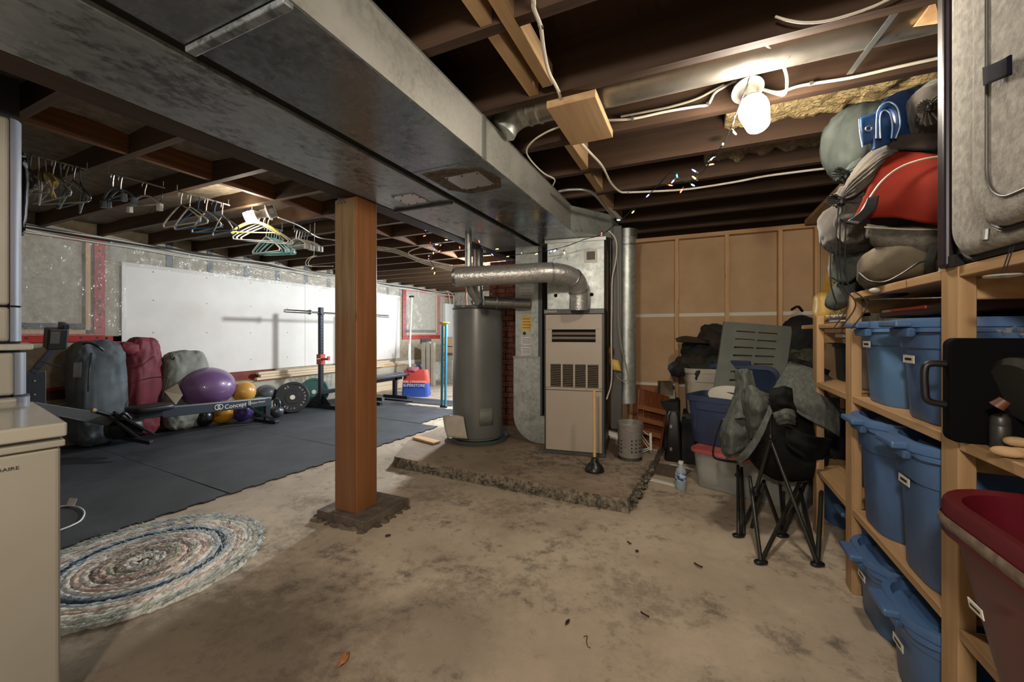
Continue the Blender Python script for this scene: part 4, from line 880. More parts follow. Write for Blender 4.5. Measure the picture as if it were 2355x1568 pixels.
cl('seat_edge', [[(1768, 930, 2.25), (1775, 945, 2.22)], [(1745, 985, 2.24), (1756, 998, 2.22)], [(1715, 1030, 2.28), (1724, 1048, 2.26)], [(1688, 1058, 2.34), (1700, 1068, 2.32)]], M_cf, 16, .003)
# back panel
cl('back_panel', [[(1818, 828, 2.58), (1855, 835, 2.55), (1892, 852, 2.52), (1912, 870, 2.50)], [(1785, 880, 2.52), (1830, 875, 2.45), (1885, 885, 2.42), (1930, 895, 2.42)], [(1775, 900, 2.45), (1835, 925, 2.38), (1890, 930, 2.36), (1932, 945, 2.38)], [(1808, 930, 2.42), (1860, 965, 2.36), (1900, 985, 2.35), (1932, 1005, 2.38)]], M_cf, 34, .013, 8, 7)
cl('back_edge', [[(1812, 828, 2.55), (1818, 822, 2.55)], [(1850, 838, 2.53), (1855, 830, 2.53)], [(1905, 862, 2.49), (1910, 852, 2.49)]], M_cfd, 14, .002)
cl('lower_flap', [[(1770, 893, 2.30), (1800, 887, 2.28), (1822, 893, 2.30)], [(1772, 925, 2.27), (1800, 915, 2.24), (1826, 925, 2.27)], [(1785, 955, 2.28), (1810, 950, 2.26), (1835, 960, 2.28)]], M_cfd, 22, .010, 12, 3)
cl('cup_holder', [[(1775, 950, 2.2), (1805, 938, 2.16), (1830, 945, 2.2)], [(1782, 965, 2.18), (1808, 955, 2.13), (1832, 965, 2.17)], [(1790, 976, 2.2), (1815, 975, 2.15), (1830, 978, 2.2)]], M_cf, 16, .007, 20, 3)
cl('under_flap', [[(1806, 980, 2.3), (1860, 1000, 2.28), (1915, 1010, 2.36)], [(1810, 1020, 2.28), (1860, 1045, 2.28), (1900, 1050, 2.38)], [(1825, 1035, 2.30), (1860, 1055, 2.32), (1895, 1058, 2.4)]], M_cfd, 20, .008, 10, 6)
obj('strap', MB().tube(curve([at(a, b, D=2.42) for a, b in [(1720, 1055), (1700, 1062), (1660, 1058), (1640, 1046), (1648, 1000), (1660, 965)]]), .006, 6), M_black, CC)
# ---- crates and heap by the back wall
cb = thing('clear_bin', 'long clear plastic bin with red lid on floor by back wall', 'storage bin', (.33, 3.43, 0), -.40)
M_clr = pm('clear_plastic', 'a8a8a0', rough=.3, alpha=.42)
obj('bin_body', loft(MB(), [ring(.70, .36, .05, 0), ring(.76, .40, .06, .27), ring(.78, .42, .06, .275), ring(.75, .39, .05, .275), ring(.69, .35, .05, .012)]), M_clr, cb, world=False)
cb.location = at(1705, 1155, Z=0)+Vector((.10, .24, 0))
obj('lid', loft(MB(), [ring(.79, .43, .06, .272), ring(.79, .43, .06, .298), ring(.74, .38, .05, .30)]), pm('pink_lid', 'a34b48', 'b96a66', sc=9, rough=.5), cb, world=False)
for i in range(7):
    obj('contents', MB().blob((-.28+.09*i, -.02+.03*(i % 2), .115), (.15, .28, .20), .7, .7, None, .02, 9, i, 20, 12), (M_paper, M_tan, M_gg, M_navy, M_crtote, M_gb, M_paper)[i], cb, world=False)
bbq = at(1645, 1048, D=3.18)
nb = tote('open_tote', 'open navy blue tote on clear bin with its lid propped behind', (bbq.x+.10, bbq.y+.16, .305), -.42+PI/2*0, .56, .40, .385, M_navy, M_navy, lid=False, sticker=False)
L_ = thing('tote_lid', 'navy blue tote lid standing upright behind the open navy tote', 'lid', at(1705, 900, D=3.55), 0)
cc_ = at(1706, 893, D=3.62); Ml = rotz(-.35) @ eul(PI/2+.22, 0, 0)
def flat_ring(w_, d_, r, z): return [cc_+Ml @ Vector(p) for p in ring(w_, d_, r, z)]
obj('plate', loft(MB(), [flat_ring(.58, .42, .08, -.012), flat_ring(.60, .44, .09, 0), flat_ring(.60, .44, .09, .012), flat_ring(.54, .38, .07, .02), flat_ring(.50, .34, .06, .006)]), M_navy, L_, smooth=35)
obj('catch', MB().box(cc_+Ml @ Vector((0, .235, 0)), (.16, .04, .03), Ml), M_navy, L_, smooth=0, bevel=.005)
L_.location = (cc_.x, cc_.y, .68)
for ch_ in L_.children: ch_.location -= Vector((0, 0, 0))
wd = thing('white_dish', 'shallow white plastic dish resting in the open navy tote', 'dish', at(1680, 912, D=3.30))
obj('dish', MB().lathe([(0, 0), (.15, .005), (.20, .04), (.205, .045), (.15, .012), (0, .008)], at(1690, 925, D=3.34), 36, eul(.35, .1, 0)), M_paper, wd)
tag(obj('blue_cloth', MB().patch([[at(1618, 912, D=3.35), at(1650, 915, D=3.3)], [at(1612, 925, D=3.32), at(1648, 930, D=3.28)]], 8, .006, 20), pm('bright_blue', '2f5d93', rough=.7), solid=.01), 'bright blue cloth poking out of the open navy tote', 'cloth')
ub = tote('white_tote', 'cream plastic tote heaped with dark clothes against back wall', (.17, 4.41, .42), .10, .58, .42, .44, M_crtote, M_crtote, lid=False, sticker=False)
tag(obj('stacked_box', MB().b2((-.12, 4.02, 0), (.52, 4.55, .418)), M_dkb, smooth=0, bevel=.01), 'dark box on the floor carrying the cream tote', 'box')
tl = thing('clothes_heap', 'heap of dark brown and black clothes piled on the cream tote', 'clothes', at(1610, 850, D=4.1))
for i, (a, b, d_, w_, h_, m) in enumerate([(1590, 835, 4.05, .26, .14, 0), (1610, 815, 4.15, .3, .2, 1), (1635, 790, 4.2, .22, .26, 0), (1600, 800, 4.2, .25, .16, 2), (1645, 765, 4.25, .2, .16, 2), (1570, 850, 4.0, .14, .1, 1), (1640, 840, 4.05, .25, .16, 2)]):
    obj('garment', MB().blob(at(a, b, D=d_), (w_, .24, h_), .8, .8, rotz(i), .03, 10, i+3, 36, 26), (pm('brown_cloth', '241c17', '33291f', sc=9, rough=.9), pm('black_cloth', '171716', rough=.9), pm('olive_cloth', '20241c', '2d3226', sc=8, rough=.9))[m], tl, smooth=80)
obj('garment', MB().patch([[at(1583, 838, D=3.9), at(1610, 835, D=3.86), at(1640, 830, D=3.9)], [at(1590, 855, D=3.84), at(1608, 850, D=3.80), at(1635, 850, D=3.84)], [at(1597, 872, D=3.84), at(1602, 874, D=3.8), at(1608, 868, D=3.84)]], 14, .01, 12), pm('olive_cloth', ''), tl, solid=.008)
obj('brim', MB().patch([[at(1553, 778, D=4.1), at(1580, 772, D=4.1), at(1632, 783, D=4.1)], [at(1556, 785, D=3.95), at(1590, 788, D=3.95), at(1632, 790, D=3.98)]], 10, .004, 8), M_black, tl, solid=.006)
# grey slatted panel
gp = thing('slatted_panel', 'upright grey plastic panel with rows of slots behind the navy lid', 'panel', at(1735, 860, D=3.8))
TL, TR, BL, BR = at(1664, 740, D=3.85), at(1821, 752, D=3.80), at(1640, 905, D=3.62), at(1800, 905, D=3.58)
M_pan = pm('grey_plastic', '6a6e67', '74786f', sc=5, rough=.5)
def bil(u, v, o_=0):
    p = TL.lerp(TR, u).lerp(BL.lerp(BR, u), v); nrm = (TR-TL).cross(BL-TL).normalized(); return p+nrm*o_
def slat(u0, u1, v0, v1, name='slat', m=None):
    P = [bil(u0, v0, .012), bil(u1, v0, .012), bil(u1, v1, .012), bil(u0, v1, .012)]; Q = [bil(u0, v0, -.012), bil(u1, v0, -.012), bil(u1, v1, -.012), bil(u0, v1, -.012)]
    obj(name, MB().add(P+Q, [(0, 1, 2, 3), (7, 6, 5, 4), (0, 4, 5, 1), (1, 5, 6, 2), (2, 6, 7, 3), (3, 7, 4, 0)]), m or M_pan, gp, smooth=0)
slat(0, .20, 0, 1, 'stile'); slat(.80, 1, 0, 1, 'stile'); slat(.20, .80, 0, .12, 'top_rail'); slat(.48, .52, .12, .9, 'mullion')
for k in range(6): slat(.20, .80, .145+.115*k, .235+.115*k)
slat(.2, .8, .835, 1, 'bottom_rail')
t = cbag('black_backpack', 'black backpack slumped against the stud wall behind the grey panel', M_dkb, at(1838, 778, D=3.85), (.30, .26, .42), rotz(.4) @ eul(0, .35, 0), .8, .8, .016, 10, 6)
obj('strap', MB().tube(curve([at(1820, 712, D=3.8), at(1835, 705, D=3.75), at(1845, 715, D=3.8)]), .012, 8), M_black, t)
t = cbag('camouflage_bag', 'dull green bag behind camping chair next to the shelving', pm('camo', '23271c', '4a4f38', sc=14, lo=.45, hi=.55, rough=.9), at(1835, 850, D=3.8), (.32, .26, .42), None, .7, .7, .016, 10, 8)
tag(obj('support_crate', MB().b2((.52, 3.6, 0), (1.0, 4.4, .62)), M_dkb, smooth=0, bevel=.01), 'dark crate on the floor below the black backpack and green bag', 'crate')
# wooden rack, wire shelf, long case, bottle
WR = thing('wooden_rack', 'reddish brown wooden rack with five ledges leaning by the back wall', 'rack', at(1500, 1045, D=3.86))
M_rk = wood('rack_wood', '5a2f18', '74401f', 2, .5); M_rkl = wood('rack_ledge', '8a5a35', '9d6c44', 0, .5)
def quad(n_, P, th, m, par):
    P = [at(*p[:2], D=p[2]) for p in P]; nn = (P[1]-P[0]).cross(P[2]-P[0]).normalized()*th
    obj(n_, MB().add(P+[p+nn for p in P], [(0, 1, 2, 3), (7, 6, 5, 4), (0, 4, 5, 1), (1, 5, 6, 2), (2, 6, 7, 3), (3, 7, 4, 0)]), m, par, smooth=0)
quad('back_board', [(1482, 895, 4.15), (1540, 912, 4.20), (1518, 1048, 3.92), (1478, 1044, 3.90)], .012, M_rk, WR)
quad('side_rail', [(1470, 894, 4.12), (1482, 894, 4.12), (1476, 1042, 3.86), (1462, 1040, 3.86)], .02, M_rk, WR)
for i in range(5):
    y = 930+27*i; x = 1472-3*i; quad('ledge', [(x, y, 4.0-.03*i), (x+60-3*i, y+14, 4.05-.03*i), (x+60-3*i, y+22, 3.98-.03*i), (x-2, y+7, 3.93-.03*i)], .014, M_rkl, WR)
WS = thing('wire_shelf', 'small white coated wire shelf leaning beside the chimney starter', 'rack', at(1485, 1035, D=3.75))
for a, b in (((1464, 984), (1500, 1032)), ((1466, 992), (1498, 1040)), ((1472, 986), (1500, 1006)), ((1466, 1040), (1496, 1028)), ((1466, 1045), (1500, 1030)), ((1470, 985), (1470, 1044))):
    obj('wire', MB().tube([at(*a, D=3.74), at(*b, D=3.72)], .0035, 6), M_wpaint, WS)
obj('end_cap', MB().tube([at(1496, 996, D=3.7), at(1497, 1034, D=3.7)], .012, 8), M_wpaint, WS)
LC = thing('long_black_case', 'narrow black instrument-like case standing by the wooden rack', 'case', at(1548, 1062, D=3.72))
q = at(1548, 1062, D=3.72); obj('case_shell', loft(MB(), [[(q.x+x, q.y+.1+y, z) for x, y in rrect(a, b, .03)] for z, a, b in ((.0, .15, .12), (.02, .16, .14), (.25, .13, .12), (.42, .11, .10), (.46, .08, .08))]), M_black, LC)
for z in (.12, .33): obj('clasp', MB().box((q.x-.02, q.y+.03, z), (.02, .006, .03)), M_strap, LC, smooth=0)
for i, (a, b, m) in enumerate(((1530, 892, M_tan), (1535, 905, M_crtote))):
    z_ = at(a, b, D=4.35); tag(obj('small_carton', MB().box((z_.x, z_.y, z_.z), (.13, .12, .14-.04*i), rotz(.3)), m, smooth=0, bevel=.003), ('brown open carton on top of small cream box by wall', 'small cream box between wooden rack and cream tote')[i], 'box')
tag(obj('carton_stack', MB().b2((-.36, 4.40, 0), (-.16, 4.72, .50)), M_dkb, smooth=0, bevel=.005), 'dark box standing behind the wooden rack', 'box')
bo = thing('detergent_bottle', 'clear bottle of pale blue liquid on the floor beside clear bin', 'bottle', (-.105, 3.36, 0))
obj('bottle_body', MB().lathe([(.036, 0), (.04, .006), (.04, .13), (.034, .155), (.016, .175), (.015, .20)], (0, 0, 0), 28), pm('bottle_plastic', 'b9c2c4', rough=.2, alpha=.55), bo, world=False, smooth=50)
obj('liquid', MB().lathe([(.034, .004), (.037, .01), (.037, .075), (0, .076)], (0, 0, 0), 24), pm('blue_liquid', '7fa9b8', rough=.15), bo, world=False)
obj('wrap_label', MB().lathe([(.0405, .07), (.041, .072), (.041, .128), (.0405, .13)], (0, 0, 0), 28), pm('label_blue', '31507f', 'b9c3cc', sc=30, lo=.5, hi=.55, rough=.5), bo, world=False)
obj('cap', MB().lathe([(.017, .195), (.018, .197), (.018, .215), (0, .217)], (0, 0, 0), 20), M_wpaint, bo, world=False)
q = at(1515, 1108, Z=0); tag(obj('white_strip', MB().box((q.x, q.y, .006), (.27, .045, .008), rotz(-.28)), M_wpaint, smooth=0, bevel=.001), 'thin white strip lying on the floor right of the slab', 'strip')
q = at(1515, 1090, Z=0); tag(obj('floor_patch', MB().box((q.x+.02, q.y+.12, .004), (.40, .30, .008), rotz(-.25)), pm('dark_patch', '5a4c3c', '6b5c49', sc=12, rough=.9), smooth=0), 'flat dark brown patch of floor behind the white strip', 'board')  # thin brown sheet laid down for a dark patch of floor
# chimney starter and plunger
cs = thing('chimney_starter', 'perforated metal charcoal chimney starter standing right of the furnace', 'fire starter', (-.567+.04, 3.66, .09))
obj('can', MB().lathe([(.095, 0), (.097, .002), (.097, .04), (.100, .05), (.107, .30), (.109, .305), (.109, .33), (.105, .33), (.095, .05), (0, .05)], (0, 0, 0), 44), pm('brushed_steel', '9d9a92', 'b5b1a8', sc=20, rough=.38, metal=.55, st=(1, 1, 8)), cs, world=False, smooth=40)
sl = MB(); a_ = math.atan2(-3.66, .52)
for k in range(22):
    a = a_-1.5+3.0*k/21; sl.box((.0975*math.cos(a), .0975*math.sin(a), .022), (.003, .008, .028), rotz(a))
obj('slots', sl, M_seam, cs, world=False, smooth=0)
hl = MB()
for r_ in range(4):
    for k in (-1.1, -.75, .15, .5, .9, 1.2): hl.lathe([(.0065, -.001), (.0065, .002)], (.1025*math.cos(a_+k), .1025*math.sin(a_+k), .08+.032*r_+.01*(k > 0)), 10, rotz(a_+k) @ eul(0, PI/2, 0))
obj('holes', hl, M_seam, cs, world=False, smooth=0)
pg = thing('plunger', 'black rubber plunger with wooden stick standing on the slab', 'plunger', (-.742, 3.235, .09))
obj('rubber_cup', MB().lathe([(.076, 0), (.078, .006), (.074, .02), (.058, .05), (.036, .068), (.028, .08), (.03, .09), (.024, .10), (.012, .112)], (0, 0, 0), 36), pm('black_rubber', '1c1c1a', rough=.35), pg, world=False, smooth=50)
obj('stick', MB().tube([(0, 0, .10), (-.004, 0, .65)], .0115, 14), wood('stick_wood', 'c79a5f', 'd8ae76', 2, .5, False), pg, world=False)
# ================================================================ LEFT WALL
XS = -6.11
M_insb = pm('rigid_insulation', '9a8e78', 'ada28c', sc=14, rough=.9, b=.3, bs=60)
M_strip = pm('grey_strip', '5e5f60', rough=.7)
M_sheet = pm('plastic_sheet', 'd8d8d2', rough=.12, alpha=.22, b=.9, bs=5, bd=.05, spec=.8)
ZB, ZT = .63, 2.03
for a, b in ((2.41, 4.835), (4.84, 7.275)):
    d = obj('drywall_sheet', MB().b2((XS, a, ZB), (XS+.0127, b, ZT)), M_white, WL, smooth=0, label='large white board')
    for i in range(4):
        for z in (.8, 1.2, 1.6, 1.95):
            obj('screw', MB().lathe([(.008, 0), (.008, .002)], (XS+.0127, a+.3+.6*i, z), 8, eul(0, PI/2, 0)), M_wired, d, smooth=0)
obj('drywall_sheet', MB().b2((XS, 7.0, .30), (XS+.013, 8.2, .56)), M_white, WL, smooth=0)
obj('insulation_layer', MB().b2((XL+.001, -1.5, .45), (XS-.005, 9.55, 2.505)), M_insb, WL, smooth=0)
for y in (2.89, 3.36, 3.86, 4.35, 4.87, 5.34, 5.9, 6.4, 6.9, 7.3):
    obj('wall_strip', MB().b2((XS-.006, y-.035, 2.02), (XS+.002, y+.035, 2.5)), M_strip, WL, smooth=0)
obj('kerb', MB().b2((XL+.001, -1.5, 0), (-6.0, 9.55, .465)), M_wallc, WL, smooth=0, bevel=.01)
obj('sill_plank', MB().b2((-6.10, 2.2, .465), (-5.985, 7.4, .49)), M_piney, WL, smooth=0)
obj('sill_membrane', MB().b2((XS-.01, 2.4, .50), (XS+.004, 4.3, .63)), pm('red_brown_board', '6e2c1f', '7f3a28', sc=6, rough=.7), WL, smooth=0)
obj('sill_membrane', MB().b2((XS+.0, 1.2, .50), (XS+.02, 2.4, .60)), pm('brown_board', '3c1d11', '50291a', sc=6, rough=.6), WL, smooth=0)
obj('sill_membrane', MB().b2((XS+.0, 1.2, .60), (XS+.03, 2.4, .63)), M_red, WL, smooth=0, label='red strip')
obj('plate', MB().b2((XL+.001, -1.5, 2.30), (-6.0, 9.55, 2.34)), M_beamy, WL, smooth=0) if False else None
obj('sill_beam', MB().b2((XL+.001, -1.5, 2.24), (-6.06, 9.5, 2.278)), M_beamy, WL, smooth=0)
# taped over window openings
def taped(name, y0, y1, z0, z1, tw, par):
    wv = struct(name, MB().b2((XS-.02, y0, z0), (XS-.003, y1, z1)), M_insb)
    wv.parent = None
    obj('window_frame', MB().b2((XS-.003, y1-.07, z0), (XS+.02, y1-.03, z1)), M_pinez, wv, smooth=0)
    obj('window_frame', MB().b2((XS-.003, y0, z0), (XS+.02, y1-.03, z0+.04)), M_piney, wv, smooth=0)
    obj('printed_strip', MB().b2((XS-.003, y0, z0+.045), (XS+.012, y1-.07, z0+.11)), M_print, wv, smooth=0)
    for (a, b, c, d) in ((y0-tw, y1+tw, z0-tw, z0), (y0-tw, y1+tw, z1, z1+tw*.7), (y1, y1+tw, z0, z1), (y0-tw, y0, z0, z1)):
        t_ = obj('tape', MB().b2((XS+.020, a, c), (XS+.024, b, d)), M_red, wv, smooth=0, label='red tape strip')
        n_ = max(2, int(max(b-a, d-c)/.13))
        for k in range(n_):
            f = (k+.5)/n_; y, z = (a+(b-a)*f, (c+d)/2) if (b-a) > (d-c) else ((a+b)/2, c+(d-c)*f)
            obj('printed_mark', MB().lathe([(.013, 0), (.013, .001)], (XS+.0242, y, z), 10, eul(0, PI/2, 0)), M_print, t_, smooth=0)
    G = [[(XS+.028+.012*noise.noise(Vector((i, j, y0))), y0+(y1-y0+tw*3)*j/4, z0-.02+(z1-z0+.06)*i/4) for j in range(5)] for i in range(5)]
    obj('plastic_film', MB().patch(G, 36, .016, 4.5, y0, (1, 1, 1.6)), M_sheet, wv)
    return wv
taped('window_1', .9, 2.17, 1.19, 2.19, .09, WL)
taped('window_2', 7.48, 8.74, 1.16, 2.18, .11, WL)
for (a, b, z0, z1) in ((2.28, 2.40, 1.10, 1.16), (2.33, 2.40, .70, 1.16), (8.9, 9.5, 2.15, 2.22)):
    obj('tape', MB().b2((XS+.016, a, z0), (XS+.020, b, z1)), M_red, WL, smooth=0, label='red tape strip')
G = [[(XS+.03+.02*noise.noise(Vector((i*2, j, 5))), 2.3+5.0*j/10, 1.98+.28*i/2) for j in range(11)] for i in range(3)]
obj('plastic_film', MB().patch(G, (120, 14), .022, 5, 3, (1, 1, 2)), M_sheet, WL)
# printed blocks on the covered window
for k in range(4): obj('print_line', MB().b2((XS-.003, 1.72, 1.66+.045*k), (XS-.001, 1.86, 1.668+.045*k)), M_wired, WL, smooth=0)
# electrical panel, far end
ep = at(1025, 745, X=XS)
tag(obj('fuse_box', MB().b2((XS+.0, 8.98, 1.05), (XS+.1, 9.4, 1.98)), M_wpaint, smooth=0, bevel=.01), 'white electrical panel box on far end of left wall by water heater', 'panel')
# cables along the top of the wall
CB = thing('cable_bundle', 'bundle of pale cables sagging along the top of the left wall', 'cable', (-6.0, 4, 2.2))
for k in range(6):
    rr = random.Random(k+20); P = []
    for j in range(40):
        y = .8+8.6*j/39; P.append((-6.02-.01*(k % 3)+.015*noise.noise(Vector((y*1.5, k*3.3, 1))), y, 2.205+.012*k+.035*noise.noise(Vector((y*1.1, k*1.7, 4)))-.02*(k == 2)))
    obj('cable', MB().tube(curve(P, 3), .0065 if k % 2 else .008, 6), (M_wire, M_wired, M_wire, M_wireb, M_wire, M_wired)[k], CB)
for j, (a, b, c_) in enumerate((((1012, 668), (1030, 672), (1035, 698)), ((1018, 664), (1040, 676), (1044, 700)), ((1050, 668), (1056, 672), (1054, 702)))):
    obj('cable', MB().tube(curve([at(*a, X=-6.0), at(*b, X=-5.98), at(*c_, X=-5.98)]), .010, 6), M_wire, CB)
# far corner things
def bxx(name, lab, cat, a, b, m, bev=.005, grp=None): return tag(obj(name, MB().b2(a, b), m, smooth=0, bevel=bev), lab, cat, grp)
dn = thing('louvred_door', 'pale louvred door leaning in far left corner under the box', 'door', (-5.15, 8.4, 0))
obj('door_leaf', MB().b2((-5.45, 8.20, 0), (-4.55, 8.26, .72)), M_crtote, dn, smooth=0)
for k in range(9): obj('louvre', MB().box((-5.0, 8.19, .12+.05*k), (.6, .02, .035), eul(.6, 0, 0)), M_wpaint, dn, smooth=0)
cbx = thing('cardboard_box', 'cardboard box with blue tape on top of the louvred door panel', 'box', (-5.0, 8.4, .73))
M_card = pm('cardboard', 'a98a66', 'b39470', sc=4, rough=.85)
obj('carton', MB().b2((-5.50, 8.05, .725), (-4.5, 8.5, 1.10)), M_card, cbx, smooth=0, bevel=.006)
obj('blue_tape', MB().b2((-5.1, 8.045, .735), (-4.9, 8.05, 1.09)), pm('blue_tape', '3f8fc4', rough=.5), cbx, smooth=0, label='blue tape')
obj('curved_mark', MB().tube(curve([(-5.42, 8.044, .93), (-5.3, 8.044, .88), (-5.15, 8.044, .88), (-5.02, 8.044, .92)]), .008, 6), M_print, cbx)
bxx('support_crate', 'low crate hidden under the louvred door corner', 'crate', (-5.5, 8.27, 0), (-4.5, 8.55, .72), M_dkb)
for i, (x, h_) in enumerate(((-5.66, .98), (-5.52, 1.0), (-5.40, .97))):
    bxx('door_panel', 'tall pale flat panel standing in the far left corner', 'panel', (x-.05, 7.55, 0), (x+.03, 7.63, h_), M_crtote, .004, 'pale panels standing in the far corner')
bxx('electrical_outlet', 'small grey outlet plate on left wall above the boxes', 'outlet', (XS, 8.05, .93), (XS+.03, 8.45, 1.06), M_cab)
pe = at(947, 682, D=8.6); pb_ = at(943, 862, D=8.3)
PO = thing('long_pole', 'long thin white pole leaning against the far covered window', 'pole', (pb_.x, pb_.y, .3))
obj('shaft', MB().tube([pe, at(943, 790, D=8.5), pb_], .017, 10), M_wpaint, PO); obj('shaft', MB().tube([pb_, Vector((pb_.x, pb_.y, 0))], .015, 8), M_wpaint, PO); obj('cap', MB().tube([pe+Vector((-.06, 0, 0)), pe+Vector((.06, 0, 0))], .02, 8), M_dark, PO)
obj('shaft', MB().tube(curve([at(941, 790, D=8.4), at(940, 820, D=8.4), at(943, 848, D=8.3)]), .012, 8), M_wpaint, PO)
TP = thing('teal_stilts', 'pair of tall teal poles with yellow tops beside the water heater', 'pole', (-3.68, 5.45, 0))
M_teal = pm('teal_paint', '2f7f9b', rough=.4)
for dx in (0, .07):
    obj('pole', MB().tube([(-3.72+dx, 5.45, .02), (-3.71+dx, 5.46, 1.33)], .02, 12), M_teal, TP); obj('foot', MB().lathe([(.03, 0), (.03, .03), (.02, .04)], (-3.72+dx, 5.45, 0), 14), M_dark, TP)
obj('yellow_top', MB().lathe([(.03, 0), (.09, .05), (.09, .06), (0, .06)], (-3.68, 5.46, 1.31), 16), M_ye, TP, label='yellow top')
# shopping bag
SBg = thing('shopping_bag', 'red and blue shopping bag standing on concrete beyond the mats', 'bag', (-4.84, 6.25, 0), .35)
M_sr, M_sb = pm('bag_red', 'c0443a', rough=.55), pm('bag_blue', '2f4fa0', rough=.55)
def bagpart(z0, z1, m, nm):
    R = []
    for k in range(5):
        z = z0+(z1-z0)*k/4; s_ = 1-.14*(z/.5)**2; R.append([(x+.008*noise.noise(Vector((x*9, y*9, z*9))), y+.012*noise.noise(Vector((x*7, z*9, 3))), z) for x, y in rrect(.50*s_, .26*s_*(1-.3*z), .05)])
    obj(nm, loft(MB(), R), m, SBg, world=False)
bagpart(0, .25, M_sb, 'lower_band'); bagpart(.251, .50, M_sr, 'upper_band')
text('lettering', 'REAL CANADIAN', .058, M_wpaint, SBg, (.0, -.145, .285), (PI/2-.1, 0, 0)); text('lettering', 'SUPERSTORE', .072, M_wpaint, SBg, (.0, -.146, .215), (PI/2, 0, 0))
obj('handle', MB().tube([(.05+.045*math.cos(a), 0, .54+.06*math.sin(a)) for a in [2*PI*k/18 for k in range(18)]], .018, 8, closed=True), M_navy, SBg, world=False)
obj('scarf', MB().blob((-.06, -.03, .50), (.22, .16, .10), .8, .8, None, .02, 14, 4), pm('pinkish_cloth', '9c5b63', rough=.8), SBg, world=False)
# lumber on the kerb
for i, (y0, y1, x, z) in enumerate(((3.95, 6.8, -6.03, .57), (3.98, 6.9, -6.03, .53), (3.90, 6.6, -5.995, .492), (4.05, 7.2, -6.06, .492), (5.6, 7.5, -5.93, .226), (5.7, 7.5, -5.92, .113), (5.65, 7.5, -5.93, .001))):
    tag(obj('lumber', MB().b2((x, y0, z), (x+.06, y1, z+(.036 if i < 4 else .11))), wood('pale_pine', 'c6b08f', 'd9c6a8', 1, .7), smooth=0, bevel=.002), ('topmost pale board of the stack on the kerb', 'second pale board from top on the kerb', 'lowest pale board on the kerb, nearest the rack', 'long lowest pale board on the kerb against the wall', 'highest of three pale boards by the kerb behind bench', 'middle of three pale boards by the kerb behind bench', 'lowest of three pale boards by the kerb behind bench')[i], 'board', ('boards stacked on the kerb' if i < 4 else 'boards behind the bench'))
# ================================================================ MATS
M_mat = NT('rubber_mat'); _v = M_mat.map((1, 1, 1)); _f = M_mat.noise(_v, 220, 2, .6); _g = M_mat.noise(_v, 3, 5)
_c = M_mat.ramp(_g, [(.3, srgb('2f3235')), (.7, srgb('434649'))]); _c = M_mat.mix(M_mat.ramp(_f, [(.66, (0, 0, 0)), (.72, (.8, .8, .8))]), _c, srgb('7d8286'))
M_mat.l(_c, M_mat.p.inputs['Base Color']); M_mat.p.inputs['Roughness'].default_value = .62; M_mat.bump(_f, .2, .002); M_mat = M_mat.m
def toothed(p, q, inw, n, d=.022):
    p, q, inw = Vector(p), Vector(q), Vector(inw).normalized(); out = []
    for k in range(n):
        a, b = k/n, (k+1)/n; t = d if k % 2 else 0
        out += [p.lerp(q, a+.06/n)-inw*(-t), p.lerp(q, b-.06/n)-inw*(-t)]
    return out
def mat(c0, ex, ey, wx, wy, teeth):
    "corner c0 at the edge facing +x; ex, ey unit axes"
    P = []
    a, b = c0, c0+ey*wy
    P += toothed(a, b, -ex, 14) if teeth[0] else [a, b]
    c_, d_ = b-ex*wx, a-ex*wx
    P += (toothed(b, c_, -ey, 14) if teeth[1] else [])+[c_, d_]
    if teeth[2]: P += toothed(d_, a, ey, 14)
    return MB().prism([(p.x, p.y, .001) for p in P], (0, 0, .011))
ang = math.atan2(.155, 2.3); ey = Vector((math.sin(ang), math.cos(ang))); ex = Vector((math.cos(ang), -math.sin(ang)))
o0 = Vector((-3.19, 1.0)); nm = 0
LM = 'black rubber interlocking gym mat on the floor of the left-hand room'
for r in range(3):
    for c in range(-2, 2):
        s0 = .86+1.222*c
        if r == 0 and c == -2: continue
        cc = o0+ey*s0-ex*(1.224*r); wx = 1.22 if r < 2 else .42
        tag(obj('rubber_mat', mat(cc, ex, ey, wx, 1.218, (r == 0, False, False)), M_mat, smooth=0), 'black gym mat, %s row from the bare concrete, %s row from the back' % (('first', 'second', 'third')[r], ('fourth', 'third', 'second', 'nearest')[c+2] if c < 1 else 'farthest'), 'mat', 'interlocking gym mats')
o1 = Vector((-3.33, 3.75)); 
for r in range(2):
    cc = o1-ex*(1.224*r)+ey*.02; tag(obj('rubber_mat', mat(o0+ey*3.31-ex*(.33+1.224*r), ex, ey, 1.22, 1.0+.25*r, (r == 0, r == 0, False)), M_mat, smooth=0), ('black rubber gym mat visible just right of the wooden post', 'black rubber gym mat beyond the post, under the squat stands')[r], 'mat', 'far row of gym mats')
tag(obj('rubber_mat', mat(o0+ey*3.31-ex*(.33+2.448), ex, ey, .25, 1.25, (0, 0, 0)), M_mat, smooth=0), 'narrow cut strip of gym mat beside the kerb under squat rack', 'mat')
tag(obj('rubber_mat', MB().b2((-5.6, 5.58, .001), (-3.62, 6.02, .012)), M_mat, smooth=0), 'far gym mat running up to the bench foot', 'mat')
